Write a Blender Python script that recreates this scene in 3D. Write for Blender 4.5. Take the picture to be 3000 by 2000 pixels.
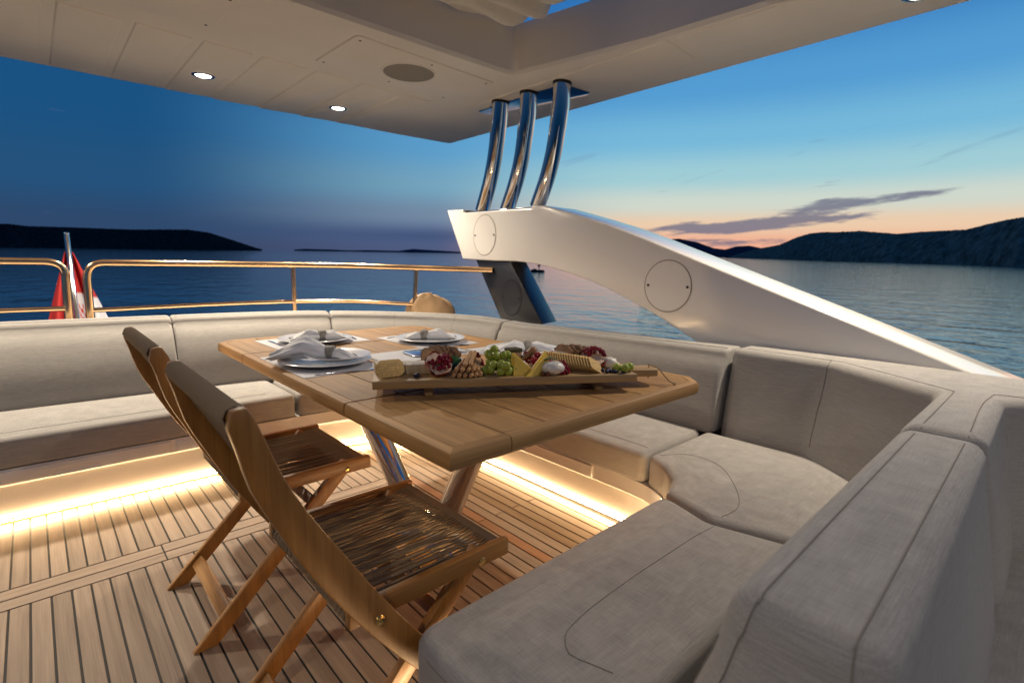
import bpy, bmesh, math, random
import numpy as np
from mathutils import Vector, Matrix, noise as mnoise
from mathutils.geometry import delaunay_2d_cdt

random.seed(7)
sc = bpy.context.scene
for o in list(bpy.data.objects):
    bpy.data.objects.remove(o, do_unlink=True)
COL = sc.collection

# ------------------------------------------------------------------ camera
# X = across the boat, Y = towards the stern, Z = up; deck at z = 0
IMG_W = 3000.0
VP_Y = np.array([85.0, 738.0])      # vanishing point of the deck planks
VP_X = np.array([3150.0, 800.0])    # vanishing point of athwartships lines
CEN = np.array([1500.0, 1000.0])
CAMZ = 1.12
FPX = float(np.sqrt(-np.dot(VP_Y - CEN, VP_X - CEN)))

def _dir(p):
    v = np.array([p[0] - CEN[0], CEN[1] - p[1], -FPX])
    return v / np.linalg.norm(v)

_y = _dir(VP_Y); _x = _dir(VP_X); _x = _x - np.dot(_x, _y) * _y; _x /= np.linalg.norm(_x)
_z = np.cross(_x, _y)
RCAM = np.array([_x, _y, _z])
CAMP = np.array([0.0, 0.0, CAMZ])

def ray(p):
    return RCAM @ _dir(p)

def at_z(p, h):
    r = ray(p); return CAMP + r * ((h - CAMZ) / r[2])

def at_y(p, Y):
    r = ray(p); return CAMP + r * (Y / r[1])

def at_x(p, X):
    r = ray(p); return CAMP + r * (X / r[0])

def ov(a, b):
    return (a * 3000 / 2352, b * 3000 / 2352)

cd = bpy.data.cameras.new('camera')
cam = bpy.data.objects.new('camera', cd)
COL.objects.link(cam)
M4 = Matrix([[*RCAM[0], 0], [*RCAM[1], 0], [*RCAM[2], CAMZ], [0, 0, 0, 1]])
cam.matrix_world = M4
cd.sensor_width = 36.0
cd.lens = FPX * 36.0 / IMG_W
cd.clip_start = 0.02
cd.clip_end = 80000
cd.dof.use_dof = True
cd.dof.focus_distance = 1.5
cd.dof.aperture_fstop = 4.0
sc.camera = cam

# ------------------------------------------------------------------ colour helpers
def lin(r, g=None, b=None):
    if g is None:
        r, g, b = r
    f = lambda c: (c / 255 / 12.92) if c / 255 <= 0.04045 else ((c / 255 + 0.055) / 1.055) ** 2.4
    return (f(r), f(g), f(b), 1.0)

SEA_A, SEA_B, SEA_Z = 0.00785, 0.0140, -4.9      # the boat lies slightly trimmed: sea plane z = A*Y + B*X + Z

# ------------------------------------------------------------------ world: dusk sky
wd = bpy.data.worlds.new('World'); sc.world = wd; wd.use_nodes = True
nt = wd.node_tree; nt.nodes.clear()
def N(t, **kw):
    n = nt.nodes.new(t)
    for k, v in kw.items():
        setattr(n, k, v)
    return n
def L(a, b):
    nt.links.new(a, b)
def Mth(op, a, b=None, clamp=False):
    n = N('ShaderNodeMath', operation=op); n.use_clamp = clamp
    for i, v in enumerate((a, b)):
        if v is None: continue
        if isinstance(v, (int, float)): n.inputs[i].default_value = v
        else: L(v, n.inputs[i])
    return n.outputs[0]
def ramp(fac, stops, interp='EASE'):
    n = N('ShaderNodeValToRGB'); L(fac, n.inputs[0]); cr = n.color_ramp
    cr.interpolation = interp
    while len(cr.elements) > 1: cr.elements.remove(cr.elements[-1])
    cr.elements[0].position = stops[0][0]; cr.elements[0].color = stops[0][1]
    for p, c in stops[1:]:
        e = cr.elements.new(p); e.color = c
    return n.outputs[0]
def mixc(fac, a, b):
    n = N('ShaderNodeMix', data_type='RGBA'); 
    if isinstance(fac, (int, float)): n.inputs[0].default_value = fac
    else: L(fac, n.inputs[0])
    for i, v in ((6, a), (7, b)):
        if isinstance(v, tuple): n.inputs[i].default_value = v
        else: L(v, n.inputs[i])
    return n.outputs[2]
def mapr(v, a, b, c=0.0, d=1.0, smooth=True):
    n = N('ShaderNodeMapRange'); n.interpolation_type = 'SMOOTHSTEP' if smooth else 'LINEAR'
    L(v, n.inputs[0]); n.inputs[1].default_value = a; n.inputs[2].default_value = b
    n.inputs[3].default_value = c; n.inputs[4].default_value = d
    return n.outputs[0]
tc = N('ShaderNodeTexCoord')
sx = N('ShaderNodeSeparateXYZ'); L(tc.outputs['Generated'], sx.inputs[0])
X_, Y_, Z_ = sx.outputs
zt = Mth('SUBTRACT', Z_, Mth('ADD', Mth('MULTIPLY', X_, SEA_B), Mth('MULTIPLY', Y_, SEA_A)))
elev = Mth('MULTIPLY', Mth('ARCSINE', zt), 57.2958)          # degrees above the sea horizon
azim = Mth('MULTIPLY', Mth('ARCTAN2', X_, Y_), 57.2958)      # degrees from the stern towards the right
SUNAZ = math.radians(76)
hl = Mth('SQRT', Mth('ADD', Mth('MULTIPLY', X_, X_), Mth('MULTIPLY', Y_, Y_)))
dots = Mth('DIVIDE', Mth('ADD', Mth('MULTIPLY', X_, math.sin(SUNAZ)), Mth('MULTIPLY', Y_, math.cos(SUNAZ))), Mth('MAXIMUM', hl, 0.001))
fe = Mth('DIVIDE', elev, 45.0, True)
d_ = lambda e: e / 45.0
away = ramp(fe, [(0, lin(54, 68, 98)), (d_(2.2), lin(46, 73, 108)), (d_(6), lin(36, 82, 124)), (d_(12), lin(26, 82, 130)), (d_(22), lin(20, 70, 122)), (1, lin(14, 48, 94))])
midr = ramp(fe, [(0, lin(80, 92, 128)), (d_(1.6), lin(82, 98, 136)), (d_(4), lin(118, 140, 165)), (d_(7), lin(118, 166, 192)), (d_(11), lin(92, 158, 204)), (d_(17), lin(50, 124, 188)), (d_(26), lin(30, 90, 158)), (1, lin(16, 54, 110))])
sunr = ramp(fe, [(0, lin(236, 158, 140)), (d_(1.5), lin(240, 178, 148)), (d_(3.2), lin(236, 204, 172)), (d_(5.2), lin(208, 216, 204)), (d_(8), lin(160, 205, 214)), (d_(11.5), lin(118, 184, 218)), (d_(16), lin(84, 156, 210)), (d_(22), lin(54, 122, 188)), (d_(32), lin(32, 88, 154)), (1, lin(18, 60, 118))])
c1 = mixc(mapr(dots, 0.36, 0.80), away, midr)
c2 = mixc(mapr(dots, 0.74, 0.955), c1, sunr)
# clouds: streaks of dark cloud low over the sunset, faint wisps higher up
cvec = N('ShaderNodeCombineXYZ')
tilt = Mth('SUBTRACT', elev, Mth('MULTIPLY', Mth('SUBTRACT', azim, 70.0), 0.075))
L(Mth('MULTIPLY', azim, 0.10), cvec.inputs[0]); L(Mth('MULTIPLY', tilt, 0.62), cvec.inputs[1])
nz = N('ShaderNodeTexNoise'); nz.inputs['Scale'].default_value = 1.6; nz.inputs['Detail'].default_value = 7; nz.inputs['Roughness'].default_value = 0.62
L(cvec.outputs[0], nz.inputs['Vector'])
def gauss(v, c, w):
    t = Mth('DIVIDE', Mth('SUBTRACT', v, c), w)
    return Mth('POWER', 2.71828, Mth('MULTIPLY', Mth('MULTIPLY', t, t), -1.0))
env = Mth('MULTIPLY', gauss(tilt, 3.3, 0.85), gauss(azim, 66.0, 12.0))
env2 = Mth('MULTIPLY', gauss(tilt, 4.7, 0.6), Mth('MULTIPLY', gauss(azim, 77.0, 6.0), 0.9))
env3 = Mth('MULTIPLY', gauss(elev, 1.5, 0.5), Mth('MULTIPLY', gauss(azim, 64.0, 16.0), 0.45))
cm = Mth('ADD', nz.outputs['Fac'], Mth('MULTIPLY', Mth('ADD', Mth('ADD', env, env2), env3), 0.42))
cmask = mapr(cm, 0.65, 0.83)
c3 = mixc(Mth('MULTIPLY', cmask, 0.85), c2, lin(108, 110, 134))
cvec2 = N('ShaderNodeCombineXYZ')
tilt2 = Mth('SUBTRACT', elev, Mth('MULTIPLY', azim, 0.28))
L(Mth('MULTIPLY', azim, 0.07), cvec2.inputs[0]); L(Mth('MULTIPLY', tilt2, 0.8), cvec2.inputs[1])
nz2 = N('ShaderNodeTexNoise'); nz2.inputs['Scale'].default_value = 1.1; nz2.inputs['Detail'].default_value = 5; nz2.inputs['Roughness'].default_value = 0.55
L(cvec2.outputs[0], nz2.inputs['Vector'])
wis = Mth('MULTIPLY', mapr(nz2.outputs['Fac'], 0.60, 0.74), Mth('MULTIPLY', gauss(elev, 10.0, 3.6), mapr(dots, 0.80, 0.96)))
c4 = mixc(Mth('MULTIPLY', wis, 0.42), c3, lin(100, 128, 165))
bank = Mth('MULTIPLY', gauss(elev, 1.7, 0.7), gauss(azim, 33.0, 9.0))
c5 = mixc(Mth('MULTIPLY', bank, 0.6), c4, lin(62, 80, 118))
bg = N('ShaderNodeBackground'); L(c5, bg.inputs[0]); bg.inputs[1].default_value = 1.0
wo = N('ShaderNodeOutputWorld'); L(bg.outputs[0], wo.inputs[0])

vs = sc.view_settings
sc.display_settings.display_device = 'sRGB'
vs.view_transform = 'Standard'; vs.look = 'None'; vs.exposure = 0.0; vs.gamma = 1.0; vs.use_curve_mapping = False
sc.render.engine = 'CYCLES'
sc.cycles.use_denoising = True
sc.cycles.max_bounces = 8
sc.cycles.diffuse_bounces = 5
sc.cycles.glossy_bounces = 4
sc.cycles.transmission_bounces = 4
sc.cycles.sample_clamp_indirect = 6.0
sc.cycles.caustics_reflective = False
sc.cycles.caustics_refractive = False

# lamp strengths (lamps seen lit, plus unseen downlights added as fill)
DOWNLIGHT_W = 38.0
LED_STRENGTH = 220.0

# ------------------------------------------------------------------ materials
def new_mat(name):
    m = bpy.data.materials.new(name); m.use_nodes = True
    t = m.node_tree; b = t.nodes['Principled BSDF']
    return m, t, b

def setin(b, **kw):
    for k, v in kw.items():
        k = k.replace('_', ' ')
        b.inputs[k].default_value = v

def simple(name, col, rough=0.5, metal=0.0, noise=0.0, nscale=40.0, bump=0.0, bscale=200.0, coat=0.0, spec=0.5, sss=0.0, sheen=0.0, stretch=(1, 1, 1)):
    m, t, b = new_mat(name)
    setin(b, Roughness=rough, Metallic=metal)
    b.inputs['Base Color'].default_value = (*col[:3], 1)
    b.inputs['Specular IOR Level'].default_value = spec
    b.inputs['Coat Weight'].default_value = coat
    b.inputs['Coat Roughness'].default_value = 0.08
    b.inputs['Sheen Weight'].default_value = sheen
    if sss:
        b.inputs['Subsurface Weight'].default_value = sss
        b.inputs['Subsurface Radius'].default_value = (0.01, 0.006, 0.003)
        b.inputs['Subsurface Scale'].default_value = 1.0
    if noise or bump:
        tcn = t.nodes.new('ShaderNodeTexCoord'); mp = t.nodes.new('ShaderNodeMapping')
        mp.inputs['Scale'].default_value = stretch
        t.links.new(tcn.outputs['Object'], mp.inputs[0])
    if noise:
        n = t.nodes.new('ShaderNodeTexNoise'); n.inputs['Scale'].default_value = nscale; n.inputs['Detail'].default_value = 5
        t.links.new(mp.outputs[0], n.inputs['Vector'])
        mr = t.nodes.new('ShaderNodeMapRange'); mr.inputs[1].default_value = 0.3; mr.inputs[2].default_value = 0.7
        mr.inputs[3].default_value = 1 - noise; mr.inputs[4].default_value = 1 + noise
        t.links.new(n.outputs['Fac'], mr.inputs[0])
        mx = t.nodes.new('ShaderNodeVectorMath'); mx.operation = 'SCALE'
        mx.inputs[0].default_value = col[:3]
        t.links.new(mr.outputs[0], mx.inputs['Scale'])
        t.links.new(mx.outputs[0], b.inputs['Base Color'])
    if bump:
        n = t.nodes.new('ShaderNodeTexNoise'); n.inputs['Scale'].default_value = bscale; n.inputs['Detail'].default_value = 4
        t.links.new(mp.outputs[0], n.inputs['Vector'])
        bp = t.nodes.new('ShaderNodeBump'); bp.inputs['Strength'].default_value = bump; bp.inputs['Distance'].default_value = 0.004
        t.links.new(n.outputs['Fac'], bp.inputs['Height'])
        t.links.new(bp.outputs[0], b.inputs['Normal'])
    return m

def wood(name, dark, light, axis='Y', rough=0.45, grain=1.0, coat=0.0, tone=0.16, fine=0.35, bump=0.25):
    """procedural wood: grain stretched along AXIS (object space), tone varies from piece to piece"""
    m, t, b = new_mat(name)
    nd = t.nodes; lk = t.links.new
    tcn = nd.new('ShaderNodeTexCoord'); oi = nd.new('ShaderNodeObjectInfo')
    ad = nd.new('ShaderNodeVectorMath'); ad.operation = 'ADD'
    sc_ = nd.new('ShaderNodeMath'); sc_.operation = 'MULTIPLY'; sc_.inputs[1].default_value = 17.3
    lk(oi.outputs['Random'], sc_.inputs[0])
    lk(tcn.outputs['Object'], ad.inputs[0]); lk(sc_.outputs[0], ad.inputs[1])
    mp = nd.new('ShaderNodeMapping'); lk(ad.outputs[0], mp.inputs[0])
    s = {'X': (1.3, 22, 22), 'Y': (22, 1.3, 22), 'Z': (22, 22, 1.3)}[axis]
    mp.inputs['Scale'].default_value = tuple(v * grain for v in s)
    n1 = nd.new('ShaderNodeTexNoise'); n1.inputs['Scale'].default_value = 1.4; n1.inputs['Detail'].default_value = 6; n1.inputs['Distortion'].default_value = 0.8
    lk(mp.outputs[0], n1.inputs['Vector'])
    mp2 = nd.new('ShaderNodeMapping'); lk(ad.outputs[0], mp2.inputs[0])
    s2 = {'X': (5, 320, 320), 'Y': (320, 5, 320), 'Z': (320, 320, 5)}[axis]
    mp2.inputs['Scale'].default_value = tuple(v * grain for v in s2)
    n2 = nd.new('ShaderNodeTexNoise'); n2.inputs['Scale'].default_value = 1.0; n2.inputs['Detail'].default_value = 3
    lk(mp2.outputs[0], n2.inputs['Vector'])
    mixf = nd.new('ShaderNodeMix'); mixf.data_type = 'FLOAT'; mixf.inputs[0].default_value = fine
    lk(n1.outputs['Fac'], mixf.inputs[2]); lk(n2.outputs['Fac'], mixf.inputs[3])
    cr = nd.new('ShaderNodeValToRGB'); lk(mixf.outputs[0], cr.inputs[0])
    cr.color_ramp.elements[0].position = 0.30; cr.color_ramp.elements[0].color = (*dark[:3], 1)
    cr.color_ramp.elements[1].position = 0.66; cr.color_ramp.elements[1].color = (*light[:3], 1)
    tn = nd.new('ShaderNodeMapRange'); lk(oi.outputs['Random'], tn.inputs[0])
    tn.inputs[3].default_value = 1 - tone; tn.inputs[4].default_value = 1 + tone
    vm = nd.new('ShaderNodeVectorMath'); vm.operation = 'SCALE'
    lk(cr.outputs[0], vm.inputs[0]); lk(tn.outputs[0], vm.inputs['Scale'])
    lk(vm.outputs[0], b.inputs['Base Color'])
    setin(b, Roughness=rough); b.inputs['Coat Weight'].default_value = coat; b.inputs['Coat Roughness'].default_value = 0.2
    bp = nd.new('ShaderNodeBump'); bp.inputs['Strength'].default_value = bump; bp.inputs['Distance'].default_value = 0.0015
    lk(n2.outputs['Fac'], bp.inputs['Height']); lk(bp.outputs[0], b.inputs['Normal'])
    return m

def fabric(name, col, scale=1.0, var=0.10, bump=0.35):
    m, t, b = new_mat(name)
    nd = t.nodes; lk = t.links.new
    tcn = nd.new('ShaderNodeTexCoord')
    # woven melange: threads in both directions, plus a faint large-scale unevenness
    ths = []
    for sv in ((900, 34, 900), (34, 900, 900), (34, 34, 900)):
        mp = nd.new('ShaderNodeMapping'); mp.inputs['Scale'].default_value = sv; lk(tcn.outputs['Object'], mp.inputs[0])
        n1 = nd.new('ShaderNodeTexNoise'); n1.inputs['Scale'].default_value = scale * .55; n1.inputs['Detail'].default_value = 2; lk(mp.outputs[0], n1.inputs['Vector'])
        ths.append(n1.outputs['Fac'])
    a = nd.new('ShaderNodeMath'); a.operation = 'ADD'; lk(ths[0], a.inputs[0]); lk(ths[1], a.inputs[1])
    a1 = nd.new('ShaderNodeMath'); a1.operation = 'ADD'; lk(a.outputs[0], a1.inputs[0]); lk(ths[2], a1.inputs[1])
    n2 = nd.new('ShaderNodeTexNoise'); n2.inputs['Scale'].default_value = 3.0; n2.inputs['Detail'].default_value = 3; lk(tcn.outputs['Object'], n2.inputs['Vector'])
    m2 = nd.new('ShaderNodeMath'); m2.operation = 'MULTIPLY'; m2.inputs[1].default_value = 0.35; lk(n2.outputs['Fac'], m2.inputs[0])
    a2 = nd.new('ShaderNodeMath'); a2.operation = 'ADD'; lk(a1.outputs[0], a2.inputs[0]); lk(m2.outputs[0], a2.inputs[1])
    mr = nd.new('ShaderNodeMapRange'); lk(a2.outputs[0], mr.inputs[0]); mr.inputs[1].default_value = 1.15; mr.inputs[2].default_value = 2.2
    mr.inputs[3].default_value = 1 - var * 1.8; mr.inputs[4].default_value = 1 + var * 1.8
    vm = nd.new('ShaderNodeVectorMath'); vm.operation = 'SCALE'; vm.inputs[0].default_value = col[:3]; lk(mr.outputs[0], vm.inputs['Scale'])
    lk(vm.outputs[0], b.inputs['Base Color'])
    setin(b, Roughness=0.92); b.inputs['Sheen Weight'].default_value = 0.15; b.inputs['Specular IOR Level'].default_value = 0.25
    # soft cloth undulation + weave
    n4 = nd.new('ShaderNodeTexNoise'); n4.inputs['Scale'].default_value = 9.0; n4.inputs['Detail'].default_value = 3; n4.inputs['Distortion'].default_value = 0.6; lk(tcn.outputs['Object'], n4.inputs['Vector'])
    b1 = nd.new('ShaderNodeBump'); b1.inputs['Strength'].default_value = 0.16; b1.inputs['Distance'].default_value = 0.016; lk(n4.outputs['Fac'], b1.inputs['Height'])
    b2 = nd.new('ShaderNodeBump'); b2.inputs['Strength'].default_value = bump; b2.inputs['Distance'].default_value = 0.0012
    lk(a.outputs[0], b2.inputs['Height']); lk(b1.outputs[0], b2.inputs['Normal']); lk(b2.outputs[0], b.inputs['Normal'])
    return m

def emit(name, col, s):
    m = bpy.data.materials.new(name); m.use_nodes = True; t = m.node_tree; t.nodes.clear()
    e = t.nodes.new('ShaderNodeEmission'); e.inputs[0].default_value = (*col[:3], 1); e.inputs[1].default_value = s
    o = t.nodes.new('ShaderNodeOutputMaterial'); t.links.new(e.outputs[0], o.inputs[0])
    return m

MT = {}
MT['deck_teak'] = wood('deck_teak', (0.225, 0.160, 0.110), (0.395, 0.300, 0.215), 'Y', 0.62, 1.0, 0, 0.13)
MT['deck_teak_x'] = wood('deck_teak_x', (0.245, 0.178, 0.122), (0.42, 0.32, 0.235), 'X', 0.62, 1.0, 0, 0.08)
MT['deck_red'] = wood('deck_teak_red', (0.22, 0.095, 0.04), (0.36, 0.18, 0.085), 'Y', 0.55, 1.0, 0, 0.05)
MT['caulk'] = simple('deck_caulk', (0.012, 0.011, 0.010), 0.6)
MT['table_y'] = wood('table_teak_y', (0.27, 0.132, 0.038), (0.47, 0.26, 0.085), 'Y', 0.6, 1.3, 0.0, 0.24, bump=.4)
MT['table_x'] = wood('table_teak_x', (0.27, 0.132, 0.038), (0.47, 0.26, 0.085), 'X', 0.6, 1.3, 0.0, 0.12, bump=.4)
MT['chair_wood'] = wood('chair_teak', (0.20, 0.083, 0.016), (0.37, 0.17, 0.040), 'Z', 0.42, 1.6, 0.08, 0.10)
MT['chair_wood_x'] = wood('chair_teak_x', (0.20, 0.083, 0.016), (0.37, 0.17, 0.040), 'X', 0.42, 1.6, 0.08, 0.08)
MT['chair_wood_y'] = wood('chair_teak_y', (0.20, 0.083, 0.016), (0.37, 0.17, 0.040), 'Y', 0.42, 1.6, 0.08, 0.08)
MT['board_wood'] = wood('serving_board_wood', (0.31, 0.185, 0.070), (0.46, 0.295, 0.125), 'X', 0.5, 1.6, 0.05, 0.05)
MT['cord'] = simple('taupe_cord', (0.235, 0.172, 0.108), 0.95, spec=.15)
MT['fabric'] = fabric('sofa_fabric', (0.335, 0.315, 0.288), var=.13)
MT['seam'] = simple('seam_fabric', (0.215, 0.192, 0.165), 0.95)
MT['gel'] = simple('white_gelcoat', (0.80, 0.765, 0.70), 0.22, coat=0.35, noise=0.02, nscale=3)
MT['gel_roof'] = simple('ceiling_gelcoat', (0.78, 0.735, 0.66), 0.38, noise=0.02, nscale=4, bump=0.02, bscale=300)
MT['gel_arm'] = simple('arch_gelcoat', (0.82, 0.78, 0.72), 0.18, coat=0.5, noise=0.015, nscale=2)
MT['steel'] = simple('polished_steel', (0.80, 0.78, 0.74), 0.07, 1.0)
MT['warm_tinted_rail_steel'] = simple('rail_steel_painted_warm_light', (0.93, 0.60, 0.32), 0.2, 1.0, noise=0.05, nscale=12)  # orange base colour stands in for warm lamp light on the rails
MT['brass'] = simple('brass', (0.85, 0.60, 0.22), 0.2, 1.0)
MT['dark_metal'] = simple('dark_metal', (0.05, 0.05, 0.05), 0.4, 1.0)
MT['charcoal'] = simple('charcoal_paint', (0.022, 0.022, 0.025), 0.35, coat=0.3, noise=0.1, nscale=300)
MT['speaker_grille'] = simple('speaker_grille', (0.26, 0.245, 0.22), 0.75, noise=0.25, nscale=900)
MT['black'] = simple('black_gap', (0.012, 0.011, 0.010), 0.8)
MT['grey_ring'] = simple('groove_grey', (0.33, 0.28, 0.22), 0.7)
MT['tan_cover'] = simple('tan_vinyl_cover', (0.42, 0.27, 0.14), 0.45, noise=0.1, nscale=8, bump=0.3, bscale=18)
MT['china'] = simple('white_china', (0.80, 0.79, 0.78), 0.22, coat=0.12)
MT['napkin'] = simple('white_napkin', (0.80, 0.79, 0.78), 0.9, noise=0.03, nscale=20, bump=0.2, bscale=600)
MT['beads'] = simple('grey_bead_ring', (0.34, 0.31, 0.26), 0.55, noise=0.45, nscale=420, bump=1.0, bscale=420)
MT['mat'] = simple('woven_placemat', (0.66, 0.65, 0.66), 0.6, noise=0.12, nscale=500, bump=0.4, bscale=520)
MT['cutlery'] = simple('steel_cutlery', (0.55, 0.55, 0.58), 0.16, 1.0)
MT['canvas'] = simple('cream_canvas', (0.66, 0.62, 0.55), 0.85, noise=0.05, nscale=5, bump=0.25, bscale=30)
MT['led'] = emit('warm_led', (1.0, 0.70, 0.38), LED_STRENGTH)
MT['lamp_lens'] = emit('downlight_lens', (1.0, 0.90, 0.76), 14.0)
MT['amber'] = simple('amber_sealant', (0.40, 0.20, 0.03), 0.5)

# ------------------------------------------------------------------ mesh helpers
def link(o, parent=None):
    COL.objects.link(o)
    if parent is not None: o.parent = parent
    return o

def tag(o, label=None, cat=None, group=None, kind=None):
    for k, v in (('label', label), ('category', cat), ('group', group), ('kind', kind)):
        if v: o[k] = v
    return o

def empty(name, loc=(0, 0, 0), label=None, cat=None, group=None, rz=0.0):
    o = bpy.data.objects.new(name, None); o.location = loc; o.rotation_euler.z = rz
    o.empty_display_size = 0.05
    link(o); return tag(o, label, cat, group)

def finish(me, smooth=True, angle=40):
    if smooth:
        me.polygons.foreach_set('use_smooth', [True] * len(me.polygons))
        try: me.set_sharp_from_angle(angle=math.radians(angle))
        except Exception: pass
    me.update()

class MB:
    def __init__(s): s.v = []; s.f = []; s.mi = []; s.cur = 0
    def add(s, vs, fs):
        o = len(s.v); s.v += [tuple(map(float, v)) for v in vs]
        s.f += [tuple(i + o for i in f) for f in fs]; s.mi += [s.cur] * len(fs); return s
    def box(s, c, d, rz=0.0, R=None):
        hx, hy, hz = d[0] / 2, d[1] / 2, d[2] / 2
        P = [(-hx, -hy, -hz), (hx, -hy, -hz), (hx, hy, -hz), (-hx, hy, -hz), (-hx, -hy, hz), (hx, -hy, hz), (hx, hy, hz), (-hx, hy, hz)]
        if R is None: R = Matrix.Rotation(rz, 3, 'Z')
        P = [R @ Vector(p) + Vector(c) for p in P]
        return s.add(P, [(3, 2, 1, 0), (4, 5, 6, 7), (0, 1, 5, 4), (1, 2, 6, 5), (2, 3, 7, 6), (3, 0, 4, 7)])
    def span(s, a, b):
        return s.box([(a[i] + b[i]) / 2 for i in range(3)], [abs(b[i] - a[i]) for i in range(3)])
    def tube(s, pts, r, n=8, caps=True, flat=1.0, up=(0, 0, 1)):
        P = [Vector(p) for p in pts]; m = len(P)
        rr = r if hasattr(r, '__len__') else [r] * m
        vs = []; prev = None
        for i in range(m):
            t = (P[min(i + 1, m - 1)] - P[max(i - 1, 0)]).normalized()
            if prev is None:
                u = Vector(up)
                if abs(u.dot(t)) > 0.95: u = Vector((1, 0, 0)) if abs(t.x) < 0.9 else Vector((0, 1, 0))
                a = (u - t * u.dot(t)).normalized()
            else:
                a = (prev - t * prev.dot(t)).normalized()
            prev = a; b = t.cross(a)
            for k in range(n):
                th = 2 * math.pi * k / n
                vs.append(P[i] + (a * math.cos(th) * flat + b * math.sin(th)) * rr[i])
        fs = []
        for i in range(m - 1):
            for k in range(n):
                k2 = (k + 1) % n
                fs.append((i * n + k, i * n + k2, (i + 1) * n + k2, (i + 1) * n + k))
        if caps: fs += [tuple(range(n - 1, -1, -1)), tuple(range((m - 1) * n, m * n))]
        return s.add(vs, fs)
    def lathe(s, prof, n=32, c=(0, 0, 0), R=None):
        vs = []; fs = []
        for r, z in prof:
            for k in range(n):
                a = 2 * math.pi * k / n; vs.append(Vector((r * math.cos(a), r * math.sin(a), z)))
        for i in range(len(prof) - 1):
            for k in range(n):
                k2 = (k + 1) % n; fs.append((i * n + k, i * n + k2, (i + 1) * n + k2, (i + 1) * n + k))
        if prof[0][0] > 1e-5: fs.append(tuple(range(n - 1, -1, -1)))
        if prof[-1][0] > 1e-5: fs.append(tuple(range((len(prof) - 1) * n, len(prof) * n)))
        if R is not None: vs = [R @ v for v in vs]
        return s.add([v + Vector(c) for v in vs], fs)
    def ball(s, c, r, sub=2, sc3=(1, 1, 1), R=None, jit=0.0):
        bm = bmesh.new(); bmesh.ops.create_icosphere(bm, subdivisions=sub, radius=1.0)
        vs = []
        for v in bm.verts:
            p = v.co.copy()
            if jit: p *= 1 + jit * mnoise.noise(p * 2.3 + Vector(c) * 31)
            p = Vector((p.x * sc3[0], p.y * sc3[1], p.z * sc3[2])) * r
            if R is not None: p = R @ p
            vs.append(p + Vector(c))
        fs = [tuple(v.index for v in f.verts) for f in bm.faces]; bm.free()
        return s.add(vs, fs)
    def prism(s, poly, a, b, axis='Z'):
        """extrude 2D polygon between a and b along axis; (u,v) -> the other two axes in order"""
        n = len(poly)
        mk = {'Z': lambda u, v, w: (u, v, w), 'Y': lambda u, v, w: (u, w, v), 'X': lambda u, v, w: (w, u, v)}[axis]
        vs = [mk(u, v, a) for u, v in poly] + [mk(u, v, b) for u, v in poly]
        fs = [tuple(range(n - 1, -1, -1)), tuple(range(n, 2 * n))] + [(i, (i + 1) % n, n + (i + 1) % n, n + i) for i in range(n)]
        return s.add(vs, fs)
    def mesh(s, name, mats, bevel=0.0, seg=2, smooth=True, angle=40, fixn=True):
        me = bpy.data.meshes.new(name)
        me.from_pydata(s.v, [], s.f)
        if any(s.mi): me.polygons.foreach_set('material_index', s.mi)
        bm = bmesh.new(); bm.from_mesh(me)
        if fixn: bmesh.ops.recalc_face_normals(bm, faces=bm.faces)
        if bevel:
            es = [e for e in bm.edges if len(e.link_faces) == 2 and e.calc_face_angle(0) > 0.5]
            bmesh.ops.bevel(bm, geom=es, offset=bevel, segments=seg, profile=0.5, affect='EDGES', clamp_overlap=True)
        bm.to_mesh(me); bm.free()
        for m in (mats if isinstance(mats, (list, tuple)) else [mats]): me.materials.append(m)
        finish(me, smooth, angle); return me
    def build(s, name, mats, parent=None, bevel=0.0, seg=2, smooth=True, angle=40, origin=None, fixn=True):
        if origin is not None:
            s.v = [(x - origin[0], y - origin[1], z - origin[2]) for x, y, z in s.v]
        o = bpy.data.objects.new(name, s.mesh(name, mats, bevel, seg, smooth, angle, fixn))
        if origin is not None: o.location = origin
        return link(o, parent)

def inst(name, me, loc=(0, 0, 0), rot=(0, 0, 0), parent=None, scale=(1, 1, 1)):
    o = bpy.data.objects.new(name, me); o.location = loc; o.rotation_euler = rot; o.scale = scale
    return link(o, parent)

def poly_area(p): return 0.5 * sum(p[i][0] * p[(i + 1) % len(p)][1] - p[(i + 1) % len(p)][0] * p[i][1] for i in range(len(p)))

def round_poly(pts, seg=6):
    """pts: (x, y, radius, w1, w2); w = weights of the edge that STARTS at this point. -> points, w1 list, w2 list (CCW)"""
    out = []; W1 = []; W2 = []
    n = len(pts)
    for i in range(n):
        p = Vector(pts[i][:2]); a = Vector(pts[i - 1][:2]); b = Vector(pts[(i + 1) % n][:2])
        r = pts[i][2]; w1b, w2b = pts[i][3], pts[i][4]; w1a, w2a = pts[i - 1][3], pts[i - 1][4]
        if r < 1e-4:
            out.append(p); W1.append(w1b); W2.append(w2b); continue
        da = (a - p).normalized(); db = (b - p).normalized()
        ang = da.angle(db); t = r / math.tan(ang / 2)
        t = min(t, 0.49 * (a - p).length, 0.49 * (b - p).length)
        s = p + da * t; e = p + db * t
        for k in range(seg + 1):
            u = k / seg
            q = s * (1 - u) ** 2 + p * 2 * u * (1 - u) + e * u * u
            out.append(q); uu = min(1, u + 0.5 / seg)
            if k == seg: W1.append(w1b); W2.append(w2b)
            else: W1.append(w1a * (1 - uu) + w1b * uu); W2.append(w2a * (1 - uu) + w2b * uu)
    return out, W1, W2

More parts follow.
